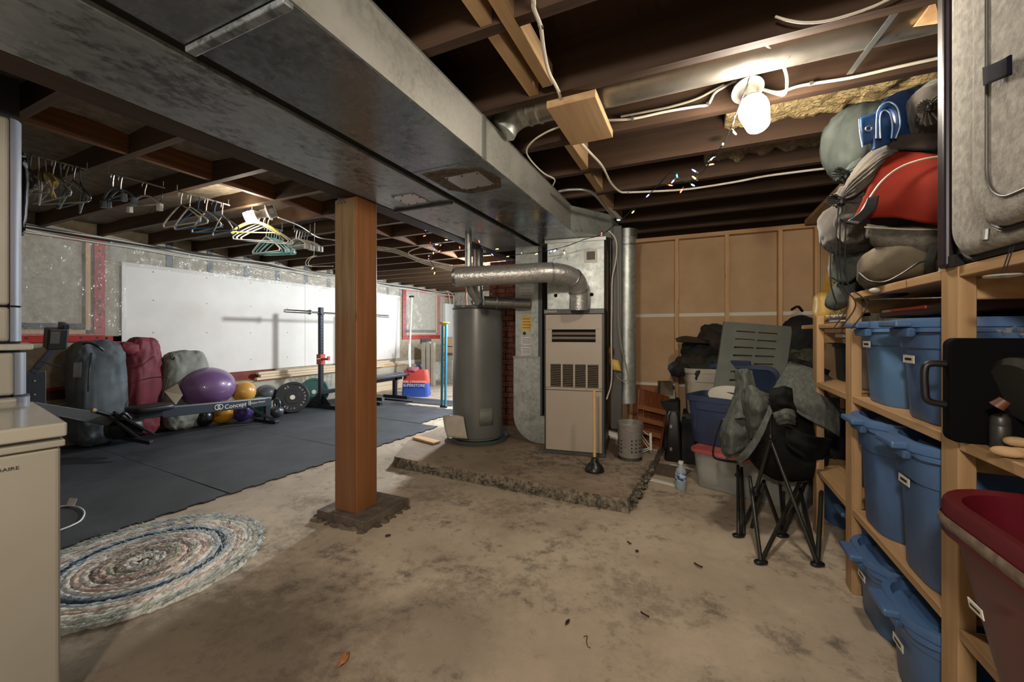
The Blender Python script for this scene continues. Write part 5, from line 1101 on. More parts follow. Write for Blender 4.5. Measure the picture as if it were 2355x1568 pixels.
# ================================================================ RUG
RG = thing('round_rug', 'round shaggy rag rug with concentric pastel and navy rings', 'rug', (-2.62, 1.13, 0))
def shag(name, c1, c2, c3, sc=90):
    t = NT(name); v = t.map((1, 1, 1)); a = t.noise(v, sc, 4, .7); b = t.noise(v, 12, 3)
    col = t.ramp(a, [(.35, srgb(c1)), (.5, srgb(c2)), (.63, srgb(c3))]); col = t.mix(t.ramp(b, [(.52, (0, 0, 0)), (.6, (.6, .6, .6))]), col, srgb(c3))
    t.l(col, t.p.inputs['Base Color']); t.p.inputs['Roughness'].default_value = .95; t.bump(a, .6, .005); return t.m
R1 = shag('rag_cream', 'f0e9dc', 'e2d8c6', 'b5b4aa'); R2 = shag('rag_pink', 'e2d3c2', 'd3b8a6', 'b08a7c'); R3 = shag('rag_navy', '20262f', '2c3644', '3c4550')
R4 = shag('rag_blue', '6f8aa0', 'a3b3bd', 'd0cbc0'); R5 = shag('rag_green', 'b5b59a', '8f937a', 'd2cbb8'); R6 = shag('rag_dark', '4c403c', '837067', 'c2b3a2'); R7 = shag('rag_grey', 'a4aca8', 'c2c4ba', 'dcd9ce')
rings = [(.0, R1), (.045, R1), (.075, R1), (.105, R6), (.135, R5), (.16, R2), (.19, R6), (.22, R1), (.25, R2), (.28, R1), (.31, R4), (.335, R3), (.36, R4), (.385, R1), (.41, R2), (.435, R1), (.46, R7), (.485, R5), (.51, R7)]
rr = random.Random(11)
for k, (r, m) in enumerate(rings):
    w_ = .030; N = 150; vs = []; 
    for i in range(N):
        a = 2*PI*i/N
        for j, (dr, z) in enumerate(((-w_*.55, .010), (-w_*.35, .016), (0, .019), (w_*.35, .016), (w_*.55, .010 if k < len(rings)-1 else .001))):
            q = Vector((math.cos(a)*r*30, math.sin(a)*r*30, k*3+j)); h = noise.noise(q*1.7); h2 = noise.noise(q*3.1+Vector((4, 4, 4)))
            R_ = max(.001, r+dr+.010*h+(.016*h2 if k == len(rings)-1 and j > 2 else 0))
            vs.append((-2.62+math.cos(a)*R_*1.0, 1.13+math.sin(a)*R_*1.0, z+.007*h2*(j not in (0, 4))))
    obj('braid', MB().add(vs, [(i*5+j, ((i+1) % N)*5+j, ((i+1) % N)*5+j+1, i*5+j+1)[::-1] for i in range(N) for j in range(4)]), m, RG)
mf = MB()
for i in range(2600):
    a = rr.random()*2*PI; k = rr.choice(range(len(rings)))
    r = .015+.5*math.sqrt(rr.random()) if rr.random() < .75 else rr.uniform(.5, .535)
    x, y = -2.62+r*math.cos(a), 1.13+r*math.sin(a); b = a+PI/2+rr.uniform(-.7, .7); l_ = rr.uniform(.006, .013); dx, dy = math.cos(b)*l_, math.sin(b)*l_
    w2 = .0025; mf.add([(x-dx-dy*.2, y-dy+dx*.2, .018), (x-dx+dy*.2, y-dy-dx*.2, .018), (x+dx+dy*.2, y+dy-dx*.2, .027), (x+dx-dy*.2, y+dy+dx*.2, .027)], [(0, 1, 2, 3)])
obj('rag_ends', mf, shag('rag_mix', 'cfc8ba', 'a9b0ae', '5e6670', 14), RG, kind='stuff', smooth=0)
# ================================================================ FREEZER, FRIDGE
FZ = thing('chest_freezer', 'beige chest freezer with lid at the left edge of the photo', 'freezer', (-1.80, .575, 0), math.radians(80))
M_fz = pm('freezer_enamel', '918c80', '8b867a', sc=2, rough=.35); M_fzl = pm('freezer_lid', '9b9689', rough=.2, coat=.4)
obj('body', MB().b2((-1.25, .012, .04), (-.008, .66, .845)), M_fz, FZ, world=False, smooth=0, bevel=.012, seg=3)
obj('top_rim', MB().b2((-1.26, .0, .846), (.0, .665, .866)), M_fz, FZ, world=False, smooth=0, bevel=.004)
obj('gasket', MB().b2((-1.25, .012, .866), (-.01, .655, .876)), M_cab, FZ, world=False, smooth=0)
obj('lid', MB().b2((-1.262, -.004, .876), (.004, .67, .920)), M_fzl, FZ, world=False, smooth=0, bevel=.007, seg=3)
obj('base', MB().b2((-1.24, .03, 0), (-.02, .64, .04)), M_black, FZ, world=False, smooth=0)
text('badge', 'FRIGIDAIRE', .0145, M_print, FZ, (-.132, .011, .800), (PI/2, 0, 0), ext=.0004, align='CENTER', sx=1.1)
RF = thing('refrigerator', 'tall beige refrigerator with silver rounded corner behind the chest freezer', 'refrigerator', (-2.50, .56, 0), math.radians(48))
M_side = pm('silver_side', '6c717b', '747984', sc=3, rough=.5, metal=.0)
q = at(50, 600, D=1.66); ra_ = math.radians(76); qq = rotz(ra_) @ Vector((.061, 0, 0))
RF.location = (q.x-qq.x, q.y-qq.y, 0); RF.rotation_euler = (0, 0, ra_)
def door(z0, z1, nm, ex_=0):
    obj(nm, MB().b2((-.75, -.03-ex_, z0), (.030+ex_, .05, z1)), M_fz, RF, world=False, smooth=0, bevel=.012, seg=3)
    obj('side_strip', loft(MB(), [[(.031+ex_+.03*math.sin(t), .01+.055-.055*math.cos(t)-.04-ex_, z) for t in [PI/2*k/6 for k in range(7)]]+[(.061+ex_, .10, z), (.03, .10, z), (.03, .0, z)] for z in (z0, z1)]), M_side, RF, world=False)
door(1.31, 2.06, 'upper_door'); door(1.165, 1.302, 'lower_door')
obj('cabinet', MB().b2((-.75, .05, .0), (.058, .70, 2.06)), M_side, RF, world=False, smooth=0)
obj('top_slab', MB().b2((-.78, -.06, 1.13), (.09, .3, 1.155)), pm('marble_slab', '8d8d85', 'a3a197', sc=18, rough=.3), RF, world=False, smooth=0, bevel=.006)
door(.95, 1.12, 'drawer', .012); door(.20, .94, 'drawer', .022)
obj('top_dark', MB().b2((-.7, .0, 2.061), (.055, .6, 2.235)), M_black, RF, world=False, smooth=0)  # black block standing for the dark above the doors
GB = thing('hanging_garment', 'dark garment bag hanging just behind the refrigerator edge', 'garment bag', at(50, 430, D=2.3))
obj('bag_body', MB().patch([[at(38, 330, D=2.2), at(50, 345, D=2.2), at(56, 375, D=2.2)], [at(38, 430, D=2.2), at(54, 430, D=2.2), at(61, 440, D=2.2)], [at(38, 540, D=2.2), at(48, 540, D=2.2), at(54, 520, D=2.2)]], 12, .004, 8), M_black, GB, solid=.02)
# white cord with tag on the mats
WC = thing('extension_cord', 'white cord with paper tag lying on mat beside the freezer', 'cord', at(175, 1180, Z=.02))
obj('cord', MB().tube(curve([at(a, b, Z=.02) for a, b in [(120, 1170), (150, 1163), (180, 1166), (194, 1178), (186, 1196), (165, 1208), (148, 1215), (120, 1225)]]), .005, 6), M_wpaint, WC)
obj('paper_tag', MB().add([at(153, 1160, Z=.015), at(170, 1164, Z=.015), at(178, 1146, Z=.05), at(160, 1144, Z=.05)], [(0, 1, 2, 3)]), M_paper, WC, solid=.001, smooth=0)
# ================================================================ BAGS BY THE LEFT WALL
def upbag(name, lab, m, c, wy, wx, h, tilt, sd, shoulder=.55, lie=0):
    t = thing(name, lab, 'bag', (c[0], c[1], c[2]))
    M = rotz(lie) @ eul(0, tilt, 0)
    obj('sack', MB().blob((c[0], c[1], c[2]+h/2), (wx, wy, h), shoulder, .75, M, .020, 8, sd, 72, 64, (1.2, 1.2, .5)), m, t, smooth=80); return t
t = upbag('tent_bag', 'tall dark grey bag leaning on left wall beside the rowing machine', pm('bag_slate', '454b4e', '596064', sc=5, rough=.7), (-5.82, 2.10, .012), .44, .34, 1.10, -.06, 3, .45)
obj('seam_flap', MB().tube(curve([at(210, 812, D=4.15), at(207, 840, D=4.05), at(204, 880, D=4.02), at(203, 900, D=4.02)]), .008, 6), M_black, t)
obj('top_cord', MB().tube(curve([at(178, 800, D=4.2), at(200, 788, D=4.15), at(222, 795, D=4.15), at(238, 806, D=4.2)]), .012, 6), M_black, t)
obj('clear_pocket', MB().patch([[at(171, 833, D=4.05), at(187, 833, D=4.0)], [at(169, 868, D=4.05), at(186, 868, D=4.0)]], 4), M_sheet, t, solid=.003)
t = upbag('tent_bag', 'tall dark red bag standing between two grey bags', pm('bag_maroon', '6e2630', '7f303a', sc=5, rough=.7), (-5.86, 2.50, .02), .34, .26, 1.12, 0, 5, .5, .0)
obj('folded_top', MB().blob((-5.84, 2.37, 1.02), (.22, .22, .14), .8, .8, None, .014, 12, 3, 32, 20), pm('bag_maroon', ''), t)
t = upbag('tent_bag', 'light grey bag with rounded top left of the purple ball', pm('bag_pale', '77776e', '8b8b81', sc=5, rough=.75), (-5.80, 2.90, .01), .50, .28, .96, 0, 8, .5)
for pts in (((332, 872), (352, 868), (385, 866)), ((386, 866), (380, 890), (372, 915))): obj('seam', MB().tube(curve([at(a, b, D=4.6) for a, b in pts]), .005, 6), M_cab, t)
obj('tie', MB().tube(curve([at(390, 812, D=4.75), at(396, 826, D=4.68), at(402, 822, D=4.68)]), .008, 6), M_black, t)
tag(obj('cardboard_piece', MB().add([at(378, 900, D=4.55), at(408, 882, D=4.62), at(420, 908, D=4.60), at(404, 930, D=4.52)], [(0, 1, 2, 3)]), pm('pale_card', 'b9ac98', rough=.9), solid=.006, smooth=0), 'torn piece of cardboard stuck before the light grey bag', 'cardboard')
# ================================================================ BALLS, WEIGHTS
def ball(lab, px_, py_, D, r, m, sq=1, name='medicine_ball', grp=None, zf=None, flat=0):
    p = at(px_, py_, D=D); 
    if zf is not None: p.z = zf
    t = obj(name, MB().blob((p.x, p.y, p.z), (2*r, 2*r, 2*r*sq), 1, 1, None, 0, 1, 0, 48, 32), m, smooth=180); tag(t, lab, 'ball', grp); return t
rubber = lambda n_, c, r_=.3: pm(n_, c, rough=r_, coat=.5)
ball('big glossy purple exercise ball resting behind the rowing machine rail', 475, 890, 5.15, .315, rubber('ball_purple', '6c4f78', .38), .80, 'exercise_ball')
ball('yellow medicine ball perched above the rail right of purple exercise ball', 561, 901, 5.45, .142, rubber('ball_yellow', 'c9953f'))
ball('black medicine ball on the floor under the rowing machine rail', 469, 968, 5.15, .112, rubber('ball_black', '17181a'), zf=.125)
ball('orange medicine ball on the floor under the rail', 512, 962, 5.3, .135, rubber('ball_orange', 'bd8420'), zf=.148)
ball('small purple medicine ball on the floor under the rail end', 558, 950, 5.45, .135, rubber('ball_violet', '40306a'), zf=.148)
ball('green medicine ball on the floor behind the rail end', 598, 945, 5.75, .140, rubber('ball_green', '17664a'), zf=.153)
ball('dark grey slam ball behind the end of the rail', 612, 905, 5.95, .145, rubber('ball_grey', '4a4d52', .5), .9)
def kettlebell(lab, x, y, D, r, m, zf):
    p = at(x, y, D=D); t = thing('kettlebell', lab, 'kettlebell', (p.x, p.y, zf-r))
    obj('bell', MB().blob((0, 0, r), (2*r, 2*r, 2*r*.95), 1, 1, None, 0, 1, 0, 32, 20), m, t, world=False, smooth=180)
    obj('handle', MB().tube(curve([(-.045, 0, 1.7*r), (-.06, 0, 2.3*r), (-.03, 0, 2.9*r), (.03, 0, 2.9*r), (.06, 0, 2.3*r), (.045, 0, 1.7*r)]), .015, 10), m, t, world=False)
M_iron = pm('cast_iron', '55585c', rough=.35, metal=.6)
kettlebell('grey iron kettlebell on the floor beside the bumper plates', 637, 945, 5.65, .088, M_iron, .10)
def plate(name, lab, c, r, th, m, M, txt=True, grp=None):
    t = thing(name, lab, 'weight plate', c, 0, grp)
    obj('disc', MB().lathe([(.027, -th/2), (r-.01, -th/2), (r, -th/2+.01), (r, th/2-.01), (r-.01, th/2), (r-.035, th/2), (r-.04, th/2-.006), (.10, th/2-.006), (.095, th/2), (.03, th/2)], c, 56, M), m, t, smooth=40)
    obj('hub_ring', MB().lathe([(.026, -th/2-.001), (.034, -th/2-.001), (.034, th/2+.003), (.026, th/2+.003)], c, 28, M), M_strap, t)
    return t
pc = at(673, 907, D=6.0); nrm = (Vector((.75, -.62, .14))).normalized(); xx = nrm.cross(Vector((0, 0, 1))).normalized()*-1; yy = nrm.cross(xx)
if yy.z < 0: xx, yy = -xx, -yy
if xx.cross(yy).dot(nrm) < 0: xx = -xx
Mp = Matrix((xx, yy, nrm)).transposed()
M_bp = pm('bumper_rubber', '24272c', rough=.5); M_bpg = pm('bumper_green', '2c5a55', rough=.5)
pc.z = .243
for k in range(4):
    t = plate('bumper_plate', 'front dark bumper plate with pale lettering leaning on the kerb' if k == 0 else ('second', 'third', 'rearmost')[k-1]+' dark bumper plate in the stack behind the lettered plate', pc-nrm*(.052*k)-Vector((0, .01*k, 0)), .228, .048, M_bp, Mp, grp=None if k == 0 else 'bumper plates behind the front one')
    if k == 0:
        # lettering round the face
        for s_, a0_, st_, sz in (('METOVER', 55, -17, .040), ('45', 125, -14, .05), ('45', -128, 14, .05), ('LB', 70, -14, .034)):
            for i, chh in enumerate(s_):
                a = math.radians(a0_+st_*i) if s_ != 'LB' else math.radians(-95+14*i)
                rad_ = .165; p = pc+nrm*.0205+xx*rad_*math.cos(a)+yy*rad_*math.sin(a)
                Rz = Matrix.Rotation(a-PI/2 if st_ < 0 and s_ != 'LB' else a+PI/2, 3, 'Z'); e = (Mp @ Rz).to_euler()
                text('lettering', chh, sz, M_paper, t, p-t.location, e)
pc2 = at(722, 885, D=6.6); pc2.z = .235
plate('bumper_plate', 'green bumper plate leaning behind the squat rack upright', pc2, .225, .05, M_bpg, Mp); plate('bumper_plate', 'second green bumper plate tucked behind the first green one', pc2-nrm*.06, .225, .05, M_bpg, Mp)
# squat stand and barbell
M_rackm = pm('rack_steel', '2b2f36', rough=.4, metal=.4); M_redp = pm('red_powder', 'b23a26', rough=.5)
for k, y in enumerate((4.57, 5.50)):
    t = thing('squat_stand', ('left upright squat stand with red hook carrying the barbell', 'right squat stand mostly hidden behind the wooden post')[k], 'rack', (-5.40, y, .012))
    obj('upright', MB().b2((-5.43, y-.03, .05), (-5.37, y+.03, 1.60)), M_rackm, t, smooth=0, bevel=.004)
    for i in range(22):
        if k == 0: obj('hole', MB().lathe([(.008, 0), (.008, .001)], (-5.3698, y, .45+.048*i), 10, eul(0, PI/2, 0)), M_paper if False else M_seam, t, smooth=0)
    obj('foot', MB().b2((-5.75, y-.03, .012), (-4.98, y+.03, .07)), M_rackm, t, smooth=0, bevel=.004); obj('end_cap', MB().b2((-4.98, y-.03, .012), (-4.972, y+.03, .07)), M_strap, t, smooth=0)
    obj('gusset', MB().prism([(-5.37, y-.003, .07), (-5.18, y-.003, .07), (-5.37, y-.003, .25)], (0, .006, 0)), M_rackm, t, smooth=0); obj('gusset', MB().prism([(-5.43, y-.003, .07), (-5.65, y-.003, .07), (-5.43, y-.003, .28)], (0, .006, 0)), M_rackm, t, smooth=0)
    obj('bar_cradle', MB().b2((-5.445, y-.025, 1.48), (-5.35, y+.025, 1.50)), M_rackm, t, smooth=0)
    obj('hook_sleeve', MB().b2((-5.445, y-.045, .70), (-5.355, y+.045, .86)), M_redp, t, smooth=0, bevel=.004, label='red hook sleeve')
    obj('safety_hook', MB().b2((-5.355, y-.02, .77), (-5.22, y+.02, .80)), M_redp, t, smooth=0); obj('safety_hook', MB().b2((-5.24, y-.02, .80), (-5.22, y+.02, .83)), M_redp, t, smooth=0)
    obj('pin', MB().tube([(-5.37, y-.10, .79), (-5.37, y+.1, .79)], .010, 8), M_strap, t)
    if k == 0: obj('cross_bar', MB().b2((-5.46, y+.031, .22), (-5.40, 5.47, .28)), M_rackm, t, smooth=0)
bb = thing('barbell', 'long chrome barbell resting across the two squat stands', 'barbell', (-5.40, 5.03, 1.515))
M_chr = pm('chrome', 'b5b7ba', rough=.18, metal=1)
obj('shaft', MB().tube([(-5.40, 4.35, 1.515), (-5.40, 5.71, 1.515)], .014, 14), M_chr, bb)
for a, b, c_ in ((3.95, 4.36, 4.36), (5.70, 6.11, 5.70)):
    obj('sleeve', MB().tube([(-5.40, a, 1.515), (-5.40, b, 1.515)], .025, 20), M_chr, bb); obj('collar', MB().tube([(-5.40, c_-.012, 1.515), (-5.40, c_+.012, 1.515)], .038, 20), M_chr, bb)
# bench
BN = thing('weight_bench', 'flat dark weight bench partly hidden by the wooden post', 'bench', (-5.0, 5.2, .012))
obj('pad', MB().b2((-5.14, 4.98, .40), (-4.86, 6.08, .455)), pm('vinyl', '2c3038', rough=.4), BN, smooth=0, bevel=.015, seg=3)
obj('spine', MB().b2((-5.03, 5.10, .34), (-4.97, 6.0, .40)), M_rackm, BN, smooth=0)
for y in (5.15, 5.83):
    obj('leg', MB().b2((-5.03, y-.03, .05), (-4.97, y+.03, .40)), M_rackm, BN, smooth=0); obj('foot', MB().b2((-5.25, y-.03, .012), (-4.70, y+.03, .065)), M_rackm, BN, smooth=0, bevel=.004)
# ================================================================ ROWING MACHINE
RW = thing('rowing_machine', 'dark rowing machine with long rail and raised monitor along the left wall', 'rowing machine', (-5.2, 2.5, .012))
M_rail = pm('rail_paint', '3a4048', rough=.35, metal=.3)
ra, rb = at(372, 949, X=-5.2), at(622, 923, X=-5.2)
obj('rail', MB().beam(ra, rb, .05, .105), M_rail, RW, smooth=0, bevel=.006)
obj('rail_top', MB().beam(ra+Vector((0, 0, .056)), rb+Vector((0, 0, .056)), .03, .008), M_strap, RW, smooth=0)
obj('rear_leg', MB().b2((-5.225, rb.y-.08, .03), (-5.175, rb.y-.02, .33)), M_rackm, RW, smooth=0)
obj('brace', MB().beam((-5.2, rb.y-.35, .30), (-5.05, rb.y-.05, .04), .03, .03), M_rackm, RW, smooth=0)
obj('rear_foot', MB().b2((-5.42, rb.y-.09, .012), (-4.98, rb.y-.03, .05)), M_rackm, RW, smooth=0, bevel=.005)
dirr = (rb-ra).normalized()
tt = text('lettering', 'Concept II', .075, M_paper, RW, (0, 0, 0), (PI/2, 0, PI/2), sx=1.0); mid = ra.lerp(rb, .64)
tt.location = mid-RW.location+Vector((.0265, 0, 0)); tt.rotation_euler = (PI/2-0, 0, PI/2)
t2 = text('lettering', 'Indoor Rower', .032, M_paper, RW, (0, 0, 0), (PI/2, 0, PI/2)); t2.location = ra.lerp(rb, .85)-RW.location+Vector((.0265, 0, .01))
for k in range(2):
    c_ = ra.lerp(rb, .44)+Vector((.028, .035*k, 0)); obj('logo_ring', MB().tube([c_+Vector((0, .028*math.cos(a), .028*math.sin(a))) for a in [2*PI*i/20 for i in range(20)]], .005, 5, closed=True), M_paper, RW)
s0 = at(345, 940, X=-5.2)
obj('seat', MB().blob((-5.2, s0.y, s0.z+.01), (.28, .36, .075), .5, .5, None, .002, 6, 0, 36, 16), M_black, RW, smooth=60)
obj('seat_carriage', MB().b2((-5.25, s0.y-.12, s0.z-.09), (-5.15, s0.y+.10, s0.z-.02)), M_rackm, RW, smooth=0, bevel=.006)
f0, f1 = at(86, 932, X=-5.2), at(292, 975, X=-5.12)
obj('front_beam', MB().prism([at(80, 924, X=-5.16), at(80, 946, X=-5.16), at(235, 978, X=-5.08), at(292, 986, X=-5.05), at(292, 958, X=-5.05)], (-.06, 0, 0)), pm('silver_grey_paint', '6c7176', rough=.4, metal=.4), RW, smooth=0, bevel=.004)
obj('front_post', MB().b2((-5.36, 1.42, .10), (-5.26, 1.56, .86)), M_rackm, RW, smooth=0, bevel=.006)
for z in (.56, .66, .78): obj('rivet', MB().lathe([(.008, 0), (.008, .003)], (-5.2595, 1.49, z), 10, eul(0, PI/2, 0)), M_strap, RW, smooth=0)
obj('flywheel_cage', MB().lathe([(.0, -.09), (.22, -.09), (.26, -.05), (.26, .05), (.22, .09), (0, .09)], (-5.3, 1.40, .33), 40, eul(0, PI/2, 0)), M_rackm, RW)
ma, mb_ = at(74, 858, X=-5.28), at(128, 795, X=-5.28)
obj('monitor_arm', MB().beam(ma, mb_, .045, .05), M_rackm, RW, smooth=0, bevel=.004)
mo = at(128, 778, X=-5.28)
MO = obj('monitor', MB().box((mo.x, mo.y, mo.z), (.10, .13, .19), eul(0, .2, 0)), M_black, RW, smooth=0, bevel=.01); obj('screen', MB().box((mo.x+.045, mo.y-.02, mo.z+.01), (.02, .06, .11), eul(0, .2, 0)), M_cab, MO, smooth=0)
obj('visor', MB().box((mo.x-.01, mo.y+.05, mo.z+.06), (.12, .04, .16), eul(0, .25, 0)), M_rackm, RW, smooth=0, bevel=.004)
obj('cable', MB().tube(curve([at(a, b, X=-5.2) for a, b in [(88, 828), (100, 832), (118, 838), (140, 842)]]), .006, 6), M_black, RW)
obj('handle_bar', MB().tube([at(214, 944, X=-5.0), at(262, 957, X=-5.0)], .018, 10), M_black, RW); obj('handle_end', MB().tube([at(211, 943, X=-5.0), at(219, 945, X=-5.0)], .021, 10), M_newy, RW)
for a, b, w_ in (((262, 948), (352, 998), .11), ((250, 955), (330, 1015), .10)):
    obj('footplate', MB().beam(at(*a, X=-5.02), at(*b, X=-4.95), w_, .025), M_black, RW, smooth=0, bevel=.004)
obj('foot_strap', MB().tube(curve([at(268, 965, X=-4.96), at(285, 950, X=-4.9), at(300, 962, X=-4.92)]), .014, 6), M_rackm, RW)
obj('hub_block', MB().blob(at(285, 985, X=-5.1), (.22, .26, .18), .6, .6, None, .01, 12, 3, 24, 14), M_black, RW)
obj('front_foot', MB().beam(at(272, 1004, X=-5.1), at(348, 1020, X=-4.75)+Vector((0, 0, .01)), .04, .035), M_rackm, RW, smooth=0, bevel=.004)
# ================================================================ HANGERS
def rod(lab, y0, y1, x, z, r=.006):
    t = thing('hanger_rod', lab, 'rod', (x, y0, z)); obj('bar', MB().tube([(x, y0, z), (x, y1, z)], r, 8), M_strap, t)
    for y in (y0+.01, y1-.01): obj('hook_screw', MB().tube([(x, y, z), (x, y, JB+.01)], .003, 6), M_strap, t)
    return t
def hanger(lab, grp, x, y, z, m, yaw, w_=.42, r=.0055, kind='tube'):
    t = thing('coat_hanger', lab, 'hanger', (x, y, z-.008), 0, grp); t.rotation_euler = (random.uniform(-.05, .05), random.uniform(-.04, .04), yaw)
    hk = [(.0+.022*math.cos(a), 0, -.014+.022*math.sin(a)) for a in [math.radians(200-i*26) for i in range(8)]]+[(.004, 0, -.05), (0, 0, -.085)]
    obj('hook', MB().tube(hk, .0035 if kind != 'wood' else .0025, 6), m if kind == 'tube' else M_strap, t, world=False)
    if kind == 'clip':
        obj('bar', MB().tube(curve([(-w_*.42, 0, -.15), (-w_*.2, 0, -.10), (0, 0, -.085), (w_*.2, 0, -.10), (w_*.42, 0, -.15)]), r*1.3, 6), m, t, world=False)
        obj('bar', MB().tube([(-w_*.40, 0, -.15), (w_*.40, 0, -.15)], r, 6), m, t, world=False)
        for s_ in (-1, 1): obj('clip', MB().box((s_*w_*.40, 0, -.17), (.03, .025, .05)), m, t, world=False, smooth=0, bevel=.003)
    elif kind == 'wood':
        obj('shoulders', MB().tube(curve([(-w_/2, .03, -.175), (-w_*.3, .01, -.12), (0, 0, -.085), (w_*.3, .01, -.12), (w_/2, .03, -.175)]), [.013]*33, 8), m, t, world=False)
        obj('bar', MB().tube([(-w_*.4, .02, -.17), (w_*.4, .02, -.17)], .006, 6), m, t, world=False)
    else:
        obj('frame', MB().tube(curve([(0, 0, -.085), (w_*.25, 0, -.14), (w_*.48, 0, -.205), (w_*.49, 0, -.225), (w_*.44, 0, -.235), (0, 0, -.235), (-w_*.44, 0, -.235), (-w_*.49, 0, -.225), (-w_*.48, 0, -.205), (-w_*.25, 0, -.14), (0, 0, -.085)], 4), r, 6), m, t, world=False)
    return t
M_hw = pm('hanger_white', 'b5b2a8', rough=.4); M_hb = pm('hanger_blue', '1f4f78', rough=.35); M_ht = pm('hanger_turquoise', '7fb5b8', rough=.35); M_hg = pm('hanger_grey', '5c6468', rough=.35); M_hy = pm('hanger_wood', 'b99a4c', rough=.5)
random.seed(21)
nth = ['front', 'second', 'third', 'fourth', 'fifth', 'sixth', 'seventh', 'eighth', 'ninth', 'rearmost']
ZR = 2.245
rod('metal hanger rod between joists at the far left', .92, 1.24, -3.55, ZR)
g1 = 'hangers on the far left rod'
for k in range(10):
    m = (M_hw, M_hw, M_hg, M_hw, M_hy, M_hw, M_hg, M_hw, M_hg, M_hg)[k]
    n_ = {id(M_hw): 'whitish plastic', id(M_hg): 'grey plastic', id(M_hy): 'tan wooden'}[id(m)]
    hanger(nth[k]+' '+n_+' hanger on the far left rod next to the refrigerator', g1, -3.55+random.uniform(-.01, .01), .93+.03*k, ZR, m, random.uniform(-.3, .3), kind='wood' if m is M_hy else 'tube')
rod('short metal rod with clip hangers under the left joists', 1.30, 1.62, -3.49, ZR)
g2 = 'clip hangers on the second rod'
for k, y in enumerate((1.33, 1.37, 1.50)): hanger(nth[k]+' clip hanger on the second rod from the left', g2, -3.49, y, ZR, M_hw if k == 2 else M_hg, .1*k, .34, kind='clip')
obj_ = thing('wire_hanger', 'thin dark wire hanger dangling under the second rod', 'hanger', (-3.49, 1.60, ZR-.01))
obj('wire', MB().tube(curve([(0, 0, 0), (.0, .0, -.08), (-.16, .02, -.12), (-.17, .02, -.15), (.12, .1, -.10), (.2, .13, -.085)]), .0025, 6), M_black, obj_, world=False)
rod('metal hanger rod left of the glowing bulb', 1.68, 2.06, -3.48, ZR)
g3 = 'hangers on the rod by the bulb'
for k, (m, l_) in enumerate(((M_hw, 'white'), (M_hw, 'white'), (M_hb, 'dark blue'), (M_hw, 'white'), (M_hb, 'dark blue'), (M_hg, 'grey'))):
    hanger(nth[k]+' hanger, '+l_+' and tubular, on the rod left of the glowing bulb', g3, -3.48, 1.71+.058*k, ZR, m, random.uniform(-.25, .35), .40)
rod('metal rod holding mixed hangers beside the glowing bulb', 2.22, 2.44, -3.46, ZR)
for k, (m, l_, kd) in enumerate(((M_hy, 'tan wooden', 'wood'), (M_hg, 'grey', 'tube'), (M_hw, 'white', 'tube'), (M_hw, 'white', 'tube'))):
    hanger(nth[k]+' hanger, '+l_+', in the mixed cluster right under the bulb', 'mixed hangers beside the bulb', -3.46, 2.25+.04*k, ZR, m, .5+.1*k, .40, kind=kd)
q5 = at(612, 521, Z=2.2); rod('metal rod carrying the turquoise hangers', q5.y-.02, q5.y+.17, q5.x, 2.2)
for k in range(6):
    hanger(nth[k]+' turquoise tubular hanger in the cluster right of bulb' if k else 'white tubular hanger at front of the turquoise cluster', 'turquoise hangers', q5.x, q5.y+.026*k, 2.2, M_ht if k else M_hw, .1+.04*k, .34)
q6 = at(680, 527, Z=2.2); rod('metal rod carrying white clip hangers next to the post', q6.y-.03, q6.y+.17, q6.x, 2.2)
for k in range(5):
    hanger(nth[k]+' white clip hanger in the cluster nearest the wooden post', 'white clip hangers', q6.x, q6.y+.03*k, 2.2, M_hw, -.1+.08*k, .40, kind='clip')
t = thing('wire_hanger', 'pair of loose white wire hooks below the white clip hangers', 'hanger', at(720, 600, D=4.0))
for k in (0, 6): obj('wire', MB().tube(curve([at(a+k, b, D=4.0) for a, b in [(722, 588), (708, 595), (703, 606), (712, 612), (760, 612)]]), .004, 6), M_hw, t)
obj('wire', MB().tube([at(722, 588, D=4.0), at(724, 512, D=4.0)], .0025, 6), M_hw, t)
# ================================================================ CABLES
def cable(lab, pts, m, r=.006, clips=()):
    t = thing('cable', lab, 'cable', pts[0]); obj('run', MB().tube(curve(pts, 6), r, 8), m, t)
    for c_ in clips: obj('staple', MB().box(c_, (.014, .022, .012)), M_strap, t, smooth=0)
    return t
Zc = 2.272
P = [(1215, -30), (1228, 20), (1243, 60), (1250, 110), (1262, 165), (1285, 212), (1300, 268), (1330, 320), (1358, 352), (1385, 382), (1405, 420), (1425, 440), (1445, 442), (1500, 440), (1580, 435), (1680, 420), (1760, 405), (1850, 393), (1927, 384)]
cl_ = [at(a, b, Z=Zc) for a, b in P]
cl_ = [cl_[0]+Vector((-.05, -1.9, 0)), cl_[0]+Vector((.02, -1.0, 0)), cl_[0]+Vector((-.01, -.4, 0))]+cl_
cable('thick white cable snaking under the joists beside the trunk duct', cl_, M_wire, .0075, [cl_[5], cl_[8], cl_[10], cl_[13], cl_[15]])
yb = 2.192
P = [at(a, b, Y=yb) for a, b in [(1393, 277), (1455, 273), (1530, 257), (1600, 245), (1628, 240), (1643, 215), (1665, 200), (1700, 184), (1712, 192)]]
cable('white cable stapled along the joist left of the right-hand bulb', P, M_wire, .0065, [P[1], P[4]])
cable('dusty cable looping above another on the joist left of bulb', [at(a, b, Y=yb) for a, b in [(1428, 268), (1480, 258), (1540, 246), (1600, 228), (1640, 208), (1665, 195)]], M_wired, .006)
P = [at(a, b, Y=yb) for a, b in [(1748, 204), (1790, 212), (1830, 200), (1865, 193), (1960, 178), (2060, 155), (2165, 132)]]
cable('white cable stapled along the joist right of the bulb', P, M_wire, .0065, [P[3]])
